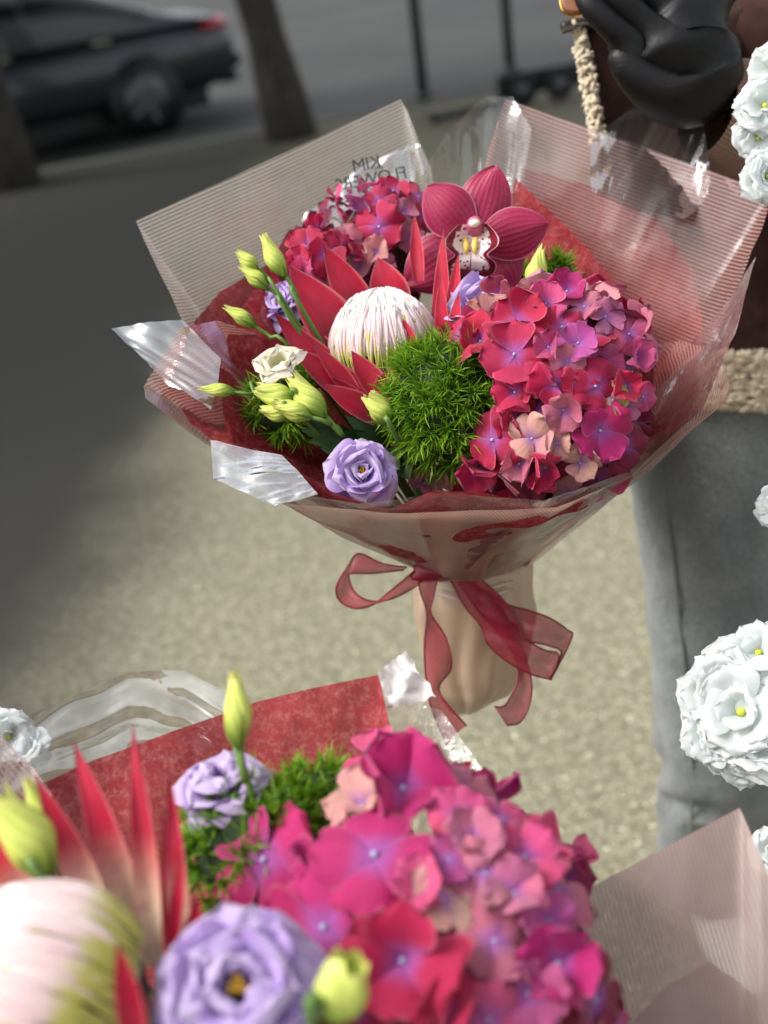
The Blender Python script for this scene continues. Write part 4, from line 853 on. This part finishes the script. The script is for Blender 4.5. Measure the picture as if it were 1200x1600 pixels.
# third bouquet wrap, tucked beside it
w3 = thing('bouquet_wrap', 'greyish pink pinstriped film sheet of the bouquet by the jeans', 'wrapping', N3, 'bouquet wraps')
sheet(w3, 'film_sheet', M['filmg'], [(760, 1500, .74), (856, 1422, .75), (1000, 1345, .765), (1156, 1262, .78), (1185, 1330, .76), (1215, 1400, .745), (1260, 1480, .73), (1330, 1600, .70)], [(1000, 2300, .60), (1150, 2330, .63), (1320, 2300, .6)], C(146, 120, 114), 50, 24, .004, .005, 8, ((856, 1422, .75), (900, 1600, .72)), None, 41)
sheet(w3, 'tissue_sheet', M['tissue'], [(930, 1660, .77), (1040, 1540, .785), (1110, 1500, .79), (1190, 1560, .785), (1280, 1640, .77)], [(1050, 2280, .60), (1150, 2300, .62), (1280, 2280, .6)], None, 40, 16, .004, .01, 14, None, None, 43)
q = MB(); q.grid(lambda u, v: N3+V((math.cos(u*6.283), math.sin(u*6.283), 0))*lerp(.045, .10, v**1.2)*(1+.05*math.sin(u*40))+V((0, .02*v, lerp(-.2, .12, v))), 50, 8); part(w3, 'stem_sleeve', q, M['solid'], color=C(196, 166, 136))
# buckets on a bench, out of frame below
M['zinc'] = plain('zinc', C(150, 154, 156), .4, .8, ns=25); M['wood'] = plain('bench_wood', C(120, 92, 64), .7, ns=12, amt=.3, bs=40)
for c, lab in ((NL, 'zinc bucket holding the nearer bouquet'), (N3, 'zinc bucket holding the greyish pink wrapped bouquet')):
    b_ = V((c.x, c.y, .35)); root = thing('zinc_bucket', lab, 'bucket', b_, 'zinc flower buckets')
    q = MB(); q.tube([b_+V((0, 0, h)) for h in (0, .01, .25, .255)], [.075, .08, .105, .11], 28, False); q.f.append(tuple(range(27, -1, -1))); part(root, 'pail', q, M['zinc'])
    q = MB(); q.tube([b_+V((math.cos(a)*.11, math.sin(a)*.11, .255)) for a in [j*math.pi/14 for j in range(29)]], .004, 6); part(root, 'rolled_edge', q, M['zinc'])
bench = thing('flower_bench', 'low slatted wooden bench carrying the zinc buckets', 'bench', (.1, .43, 0))
for i in range(5):
    q = MB(); q.box((.1, .23+i*.10, .335), (.85, .085, .03)); part(bench, 'slat', q, M['wood'], smooth=False)
for sx in (-.26, .46):
    for sy in (.22, .64):
        q = MB(); q.box((sx, sy, .16), (.05, .05, .32)); part(bench, 'leg', q, M['wood'], smooth=False)

# ------------------------------------------------------------------ white silk blossom branches
WP = [petal_mesh('petal', M['white'], W=rnd(.8, 1.2), claw=.2, peak=.68, cup=rnd(0, .4), curl=rnd(-.3, .1), roll=.16, ruf=.05, rfreq=3, serr=.015, seed=60+i, nu=10, nv=10, point=2.6) for i in range(9)]
M['wcore'] = plain('blossom_centre', C(190, 200, 60), .6)
def blossom(root, c, ax, R, rr):
    F = frame(ax, x=V((rr.gauss(0, 1), rr.gauss(0, 1), rr.gauss(0, 1)))); q = MB(); q.ball((0, 0, 0), .10, 8, 5); q.tube([V((0, 0, 0)), V((0, 0, -.5))], .04, 5)
    me = PB.get('wc') or q.mesh('blossom', M['wcore']); PB['wc'] = me
    bo = link('blossom', me, root, m4(F, c-root.location, R))
    for li, (cnt, tilt, lf) in enumerate(((7, 96, 1.), (7, 78, .95), (7, 60, .82), (4, 40, .55))):
        for k in range(cnt):
            a = (k+.5*(li % 2)+rr.uniform(-.2, .2))*6.283/cnt; al = math.radians(tilt+rr.uniform(-20, 20))
            rad = V((math.cos(a), math.sin(a), 0)); tg = V((-math.sin(a), math.cos(a), 0)); d = V((0, 0, 1))*math.cos(al)+rad*math.sin(al); rot = Matrix((-tg, d, (-tg).cross(d))).transposed()
            link('petal', rr.choice(WP), bo, m4(rot, rad*.05+V((0, 0, -.12)), lf*rr.uniform(.9, 1.1)))
M['twig'] = plain('twig_bark', C(92, 78, 60), .85, ns=60, amt=.3)
def branch(label, pole, tops, clusters, seed):
    rr = random.Random(seed); root = thing('blossom_branch', label, 'blossom', pole[0])
    q = MB(); pl = spline(pole, 20); q.tube(pl, [lerp(.011, .006, i/20) for i in range(21)], 8); part(root, 'stem', q, M['twig'])
    for (px, py, d, R) in clusters:
        c = P(px, py, d); near = min(pl, key=lambda p: (p-(c-V((0, 0, .08)))).length)
        q = MB(); ax = (CAM-c).normalized()+V((rr.gauss(0, .35)-.25, rr.gauss(0, .25), rr.gauss(.15, .35))); ax.normalize()
        q.tube(spline([near, lerp(near, c, .5)+V((0, .02, 0)), c-ax*R*.3], 6), .003, 5); part(root, 'twig', q, M['twig'])
        blossom(root, c, ax, R, rr)
bp = P(1290, 1150, .95)
branch('white silk blossom branch with full clusters hanging before the jeans', [V((bp.x+.06, bp.y, 0)), V((bp.x+.03, bp.y, .5)), bp, P(1262, 700, .98), P(1270, 150, 1.02)], None,
 [(1158, 1112, .93, .040), (1108, 1150, .95, .024), (1105, 1088, .955, .025), (1140, 1045, .95, .028), (1185, 1020, .94, .030), (1200, 1160, .93, .034), (1158, 1180, .95, .025), (1205, 1080, .925, .032), (1098, 1122, .96, .021), (1130, 1070, .945, .026), (1135, 1165, .945, .026),
  (1205, 110, 1.0, .026), (1195, 165, .99, .025), (1185, 215, 1.0, .023), (1200, 275, .99, .024), (1215, 790, .97, .020), (1208, 1330, .93, .020)], 5)
bq = P(-60, 1250, .90)
branch('white silk blossom sprig behind the nearer bouquet\'s clear film', [V((bq.x-.04, bq.y+.03, 0)), V((bq.x-.03, bq.y+.02, .5)), bq, P(-30, 1160, .9)], None, [(14, 1152, .9, .022), (45, 1165, .9, .017)], 6)
M['potc'] = plain('pot_clay', C(120, 70, 50), .8, ns=30)
for b_, lab in ((V((bp.x+.06, bp.y, 0)), 'clay pot holding the full white blossom branch'), (V((bq.x-.04, bq.y+.03, 0)), 'clay pot holding the white blossom sprig')):
    root = thing('clay_pot', lab, 'pot', b_, 'clay pots on the pavement'); q = MB(); q.tube([b_+V((0, 0, h)) for h in (.002, .16, .16, .19, .19, .14)], [.06, .085, .095, .095, .082, .075], 24); part(root, 'pot_body', q, M['potc'])

# ------------------------------------------------------------------ person holding the bouquet
M['skin'] = plain('skin', C(205, 160, 138), .5, ns=30, amt=.06); k = Mat('black_nitrile'); mp_ = k.n('Mapping'); mp_.inputs['Rotation'].default_value = (.3, .4, .6); mp_.inputs['Scale'].default_value = (18, 18, 150); k.put(mp_.inputs[0], k.obj()); gw = k.noise(1., 3, vec=mp_.outputs[0]); gm = k.ss(k.noise(22, 2), .45, .65); M['glove'] = k.done(k.pbr(C(9, 9, 10), .5, spec=.35, normal=k.bump(k.math('ADD', k.math('MULTIPLY', gw, gm), k.math('MULTIPLY', k.noise(40, 3), .6)), .35, .003)))
k = Mat('denim'); o_ = k.obj(); wv1 = k.noise(330, 3); w2_ = k.noise(6, 4); 
dc = k.mix(k.ss(w2_, .3, .7), C(112, 116, 116), C(152, 156, 155)); dc = k.mix(k.ss(wv1, .3, .7, 0., .6), dc, C(86, 90, 90)); M['denim'] = k.done(k.pbr(dc, .85, normal=k.bump(k.math('ADD', k.math('MULTIPLY', wv1, .2), k.noise(14, 3)), .7, .035), sheen=.2, spec=.2))
k = Mat('suede'); n1 = k.noise(30, 5); M['suede'] = k.done(k.pbr(k.mix(k.ss(n1, .3, .7), C(46, 27, 24), C(66, 42, 37)), .9, normal=k.bump(k.noise(260, 4), .4, .001), sheen=.1, spec=.15))
M['knit'] = plain('rib_knit', C(124, 94, 78), .9, ns=200, bs=500, bd=.0008, sheen=.3); k = Mat('sherpa'); M['sherpa'] = k.done(k.pbr(k.mix(k.noise(60, 3), C(176, 158, 128), C(222, 208, 182)), .95, sheen=.6, spec=.1, normal=k.bump(k.noise(700, 3), .6, .0008)))
M['hair'] = plain('hair', C(46, 32, 24), .5, ns=80, amt=.3); M['case'] = plain('phone_case', C(150, 100, 74), .5, ns=60); M['gold'] = plain('gold_edge', C(214, 176, 96), .25, 1.); M['zip'] = plain('zip_metal', C(168, 168, 168), .3, 1.); M['shoe'] = plain('shoe', C(210, 208, 202), .6)
thigh = PY(1118, 800, 1.34); knee = PY(1126, 1130, 1.27); cx = thigh.x+.105; cy = 1.40
person = thing('person', 'person in grey jeans, brown fleece-trimmed jacket and black gloves holding a phone', 'person', (cx, cy, 0))
HR = P(748, 872, 1.285); WR = P(800, 835, 1.32)
LW = P(1128, 178, 1.13)
def skin(name, verts, edges, rads, mat, root_i, lv=2):
    me = bpy.data.meshes.new(name); me.from_pydata([V(v)-person.location for v in verts], edges, []); o = link(name, me, person); me.materials.append(mat)
    md = o.modifiers.new('skin', 'SKIN'); md.use_smooth_shade = True
    for i, r in enumerate(rads):
        sv = me.skin_vertices[0].data[i]; sv.radius = r if isinstance(r, tuple) else (r, r); sv.use_root = i == root_i
    sd2 = o.modifiers.new('sub', 'SUBSURF'); sd2.levels = lv; sd2.render_levels = lv
    bpy.context.view_layer.update(); dg = bpy.context.evaluated_depsgraph_get(); nm = bpy.data.meshes.new_from_object(o.evaluated_get(dg))
    o.modifiers.clear(); o.data = nm; nm.polygons.foreach_set('use_smooth', [True]*len(nm.polygons))
    if not nm.materials: nm.materials.append(mat)
    return o
kl = V((cx+.13, knee.y+.03, knee.z)); RS = V((cx-.13, cy+.02, 1.355)); LS = V((cx+.155, cy, 1.365)); RE = V((cx-.15, cy+.08, 1.09)); LE = V((cx+.20, cy-.06, 1.16))
skin('body', [(cx, cy, .95), (cx, cy, 1.12), (cx, cy, 1.30), (cx, cy-.01, 1.43), (cx, cy-.035, 1.50), (cx, cy-.045, 1.60), (cx, cy-.03, 1.68),
  RS, RE, WR, LS, LE, LW+V((.02, 0, 0)), (thigh.x, cy, .86), knee, (knee.x, knee.y+.04, .1), (cx+.105, cy, .86), kl, (kl.x, kl.y+.04, .1), (cx, cy-.14, 1.585)],
  [(0, 1), (1, 2), (2, 3), (3, 4), (4, 5), (5, 6), (2, 7), (7, 8), (8, 9), (2, 10), (10, 11), (11, 12), (0, 13), (13, 14), (14, 15), (0, 16), (16, 17), (17, 18), (5, 19)],
  [(.14, .1), (.115, .085), (.13, .09), .05, .06, .085, .06, .055, .04, .027, .055, .04, .027, .08, .055, .04, .08, .055, .04, .012], M['skin'], 0)
q = MB(); hc = V((cx, cy-.035, 1.615))
q.ball(hc+V((0, .02, .015)), .105, 20, 14, (.93, 1.02, 1.1)); 
q.v = [v if not (v.y < hc.y-.05 and v.z < hc.z+.05) else V((v.x, hc.y-.045, v.z)) for v in q.v]; part(person, 'hair', q, M['hair'])
for sx in (-1, 1):
    q = MB(); q.ball(V((cx+sx*.034, cy-.122, 1.612)), .012, 10, 6); part(person, 'eye', q, M['cap'])
# jeans: two legs and a seat
def leg(c0, c1, c2, seed, r0=.108, r1=.088, r2=.088):
    q = MB(); ctr = spline([c0, lerp(c0, c1, .5)+V((0, -.01, 0)), c1, lerp(c1, c2, .5), c2], 60)
    def f(u, v):
        i = round(v*60); a = u*2*math.pi; r = lerp(r0, r1, sstep(0, .55, v)) if v < .55 else lerp(r1, r2, (v-.55)/.45)
        p = V((math.cos(a)*r, math.sin(a)*r*1.05, 0)); w_ = ctr[i]+p
        fold = .0052*math.sin(v*30+math.cos(a+seed)*5+nz(w_, 9, seed)*7)*(.35+sstep(.3, .62, v)*sstep(.9, .6, v)*1.3)+.007*nz(w_, 9, seed)+.003*nz(w_, 26, seed)
        return w_+p.normalized()*fold
    return q.grid(f, 44, 60)
j1 = leg(V((thigh.x, cy-.01, .95)), knee, V((knee.x+.01, knee.y+.05, .09)), 2); j2 = leg(V((cx+.10, cy-.01, .95)), kl, V((kl.x+.01, kl.y+.05, .09)), 5)
b = len(j1.v); j1.v += j2.v; j1.uv += j2.uv; j1.f += [tuple(i+b for i in f) for f in j2.f]; j1.ball((cx, cy, .93), 1, 28, 14, (.20, .125, .13)); jeans = part(person, 'jeans', j1, M['denim'])
for sx, hp, kn_ in ((-1, V((thigh.x, cy-.01, .95)), knee), (1, V((cx+.10, cy-.01, .95)), kl)):      # side seams
    q = MB(); q.tube(spline([hp+V((sx*.085, -.075, -.02)), lerp(hp, kn_, .5)+V((sx*.075, -.08, 0)), kn_+V((sx*.062, -.07, 0)), V((kn_.x+sx*.06, kn_.y-.03, .12))], 24), .0022, 6); sub(person, jeans, 'seam', q, M['denim'])
for kk in (knee, kl):
    q = MB(); q.ball((kk.x+.01, kk.y-.02, .045), .05, 16, 10, (1, 2.5, .9)); part(person, 'shoe', q, M['shoe'])
# jacket
HEM = .955
def jac(u, v, dr=0.):
    a = u*2*math.pi; z = lerp(HEM, 1.40, v); w_ = lerp(.235, .215, sstep(0, 1, v))*(1-.55*sstep(.86, 1, v)); d_ = lerp(.165, .135, v)*(1-.4*sstep(.88, 1, v))
    p = V((math.cos(a)*(w_+dr), math.sin(a)*(d_+dr), 0)); n_ = p.normalized()
    return V((cx, cy, z))+p+n_*(.010*nz((math.cos(a)*2, math.sin(a)*2, v*3), 1.3)+.004*math.sin(v*16+3*a))
q = MB(); q.grid(jac, 60, 30); jk = part(person, 'jacket', q, M['suede'])
def sleeve(pts, rads): 
    q = MB(); s_ = spline(pts, 26); n_ = len(rads)-1
    q.tube(s_, [lerp(rads[min(int(i/26*n_), n_-1)], rads[min(int(i/26*n_)+1, n_)], i/26*n_-min(int(i/26*n_), n_-1)) for i in range(27)], 26)
    for i, v in enumerate(q.v): q.v[i] = v+V((nz(v, 14, 1), nz(v, 14, 2), nz(v, 14, 3)))*.012
    sub(person, jk, 'sleeve', q, M['suede'])
cuf = P(1230, 205, 1.165)
sleeve([RS, lerp(RS, RE, .5), RE, lerp(RE, WR, .6), WR+(RE-WR)*.12], [.085, .08, .072, .062, .055]); sleeve([LS, lerp(LS, LE, .5)+V((.03, 0, 0)), LE, lerp(LE, cuf, .6), cuf], [.085, .08, .075, .068, .062])
def curls(fn, n, size, seed, name='fleece_trim'):
    rr = random.Random(seed); q = MB()
    for i in range(n):
        p, nr = fn(rr); t = V((rr.gauss(0, 1), rr.gauss(0, 1), rr.gauss(0, 1))); x = (t-nr*t.dot(nr)).normalized(); s = size*rr.uniform(.7, 1.25)
        q.tube([p+(x*math.cos(a)+nr*math.sin(a)*.9)*s for a in (.0, .6, 1.2, 1.9, 2.6, 3.1)], [s*.35, s*.5, s*.55, s*.55, s*.5, s*.3], 6)
    o = sub(person, jk, name, q, M['sherpa']); o['kind'] = 'stuff'
def hemf(rr):
    u, v = rr.random(), rr.uniform(-.10, .055); p = jac(u, 0); a = u*2*math.pi; nr = V((math.cos(a), math.sin(a), 0)).normalized(); return V((p.x, p.y, HEM+v*.45+.012))+nr*.003, nr
curls(hemf, 5200, .0058, 3)
q = MB(); q.grid(lambda u, v: jac(u, 0, .001)+V((0, 0, lerp(-.04, .04, v))), 60, 4); sub(person, jk, 'fleece_backing', q, M['sherpa'])
e0, e1 = P(906, 40, 1.20), P(938, 225, 1.20)
def edgef(rr):
    t = rr.random(); return lerp(e0, e1, t)+RT*rr.uniform(-.006, .006)+FWD*rr.uniform(-.004, .01), (-FWD-RT*rr.uniform(0, 1)).normalized()
curls(edgef, 420, .0034, 4)
q = MB(); p0, p1 = P(912, 20, 1.205), P(945, 330, 1.225); p2, p3 = P(1150, 20, 1.22), P(1150, 330, 1.23)
q.grid(lambda u, v: lerp(lerp(p0, p1, v), lerp(p2, p3, v), u)+FWD*(.012*math.sin(u*5)-.008*nz((u*3, v*3, 0), 1)), 24, 16); o_ = sub(person, jk, 'front_panel', q, M['suede']); md = o_.modifiers.new('thick', 'SOLIDIFY'); md.thickness = .004
# zip end by the phone
q = MB(); zp = [P(lerp(878, 936, t), 44-10*math.sin(t*2.2)+4*t, 1.20) for t in [i/10 for i in range(11)]]; q.tube(zp, [.006]*11, 8); zt = sub(person, jk, 'zip_tape', q, M['dark'])
q = MB()
for i in range(17):
    t = i/16; p = P(lerp(880, 934, t), 46-10*math.sin(t*2.2)+4*t, 1.193); q.box(p, (.0012, .003, .008), frame(-FWD, UP+RT*.5))
sub(person, jk, 'zip_teeth', q, M['zip'], smooth=False)
# gloves
pm = P(1075, 95, 1.105)
hv = [LW, P(1105, 140, 1.115), pm, P(1055, 20, 1.10), P(1000, 75, 1.09), P(955, 40, 1.075), P(920, 5, 1.07), P(905, -25, 1.075),
  P(1010, 40, 1.08), P(965, -5, 1.065), P(925, -45, 1.065), P(1030, 5, 1.08), P(985, -50, 1.06), P(940, -90, 1.062), P(1055, -25, 1.085), P(1010, -90, 1.065), P(965, -130, 1.065), P(1030, 150, 1.10), P(985, 110, 1.09), P(955, 72, 1.085), P(1120, -20, 1.10), P(1110, -90, 1.08), P(1060, -140, 1.07)]
skin('glove', hv, [(0, 1), (1, 2), (2, 3), (2, 4), (4, 5), (5, 6), (6, 7), (2, 8), (8, 9), (9, 10), (3, 11), (11, 12), (12, 13), (3, 14), (14, 15), (15, 16), (1, 17), (17, 18), (18, 19), (3, 20), (20, 21), (21, 22)],
  [.036, (.042, .045), (.044, .052), (.046, .042), .019, .0145, .013, .011, .0165, .0135, .011, .016, .0135, .011, .016, .0135, .011, .030, .019, .0125, .026, .016, .013], M['glove'], 0)
HH = P(742, 880, 1.27)
hv = [WR, P(775, 850, 1.305), HH+FWD*.025, P(720, 872, 1.29), P(700, 880, 1.275), P(712, 890, 1.29), P(694, 897, 1.27), P(708, 905, 1.285), P(692, 912, 1.268), P(712, 918, 1.285), P(700, 926, 1.268), P(790, 862, 1.29), P(800, 875, 1.27)]
skin('glove', hv, [(0, 1), (1, 2), (2, 3), (3, 4), (2, 5), (5, 6), (2, 7), (7, 8), (2, 9), (9, 10), (1, 11), (11, 12)], [.032, (.034, .03), (.042, .028), .012, .01, .012, .01, .012, .01, .011, .009, .014, .011], M['glove'], 0)
# ribbed cuff
q = MB(); c0, c1 = P(1104, 170, 1.128), P(1222, 205, 1.165); ax = (c1-c0).normalized(); F = frame(ax)
def cufff(u, v):
    a = u*2*math.pi; r = (.045+.012*math.sin(min(1, v*1.6)*math.pi/2))*(1+.022*math.cos(64*a)); return lerp(c0, c1, v)+F @ V((math.cos(a)*r, math.sin(a)*r, 0))
q.grid(cufff, 256, 12); sub(person, jk, 'ribbed_cuff', q, M['knit'])
def cuf2(rr):
    a = rr.uniform(0, 6.283); nr = F @ V((math.cos(a), math.sin(a), 0)); return lerp(c0, c1, rr.uniform(.8, 1.15))+nr*.062, nr
curls(cuf2, 800, .0055, 7)
# phone
ph = thing('phone', 'phone in a tan case with gold rim held by the black glove', 'phone', P(905, 5, 1.085))
yy = (UP*.97-RT*.12).normalized(); xx = (RT-yy*RT.dot(yy)).normalized(); zz = xx.cross(yy); pcn = P(877, 27, 1.085)+xx*.040+yy*.076
def rrect(w_, h_, r, n=6):
    out = []
    for (sx, sy, a0) in ((1, 1, 0), (-1, 1, 90), (-1, -1, 180), (1, -1, 270)):
        for i in range(n+1):
            a = math.radians(a0+90*i/n); out.append((sx*(w_/2-r)+math.cos(a)*r, sy*(h_/2-r)+math.sin(a)*r))
    return out
def slab(w_, h_, r, z0, z1, bev=.0015):
    q = MB(); rings = [(bev, z0), (0, z0+bev), (0, z1-bev), (bev, z1)]; n_ = None
    for (ins, z) in rings:
        pts = rrect(w_-2*ins, h_-2*ins, r-ins); n_ = len(pts)
        for (x, y) in pts: q.v.append(pcn+xx*x+yy*y+zz*z); q.uv.append((x, y))
    for j in range(3):
        for i in range(n_): q.f.append((j*n_+i, j*n_+(i+1) % n_, (j+1)*n_+(i+1) % n_, (j+1)*n_+i))
    q.f.append(tuple(range(n_-1, -1, -1))); q.f.append(tuple(3*n_+i for i in range(n_))); return q
part(ph, 'case', slab(.078, .152, .012, 0, .008), M['case'], smooth=False); part(ph, 'gold_rim', slab(.080, .154, .013, -.0035, .0005, .001), M['gold'], smooth=False)
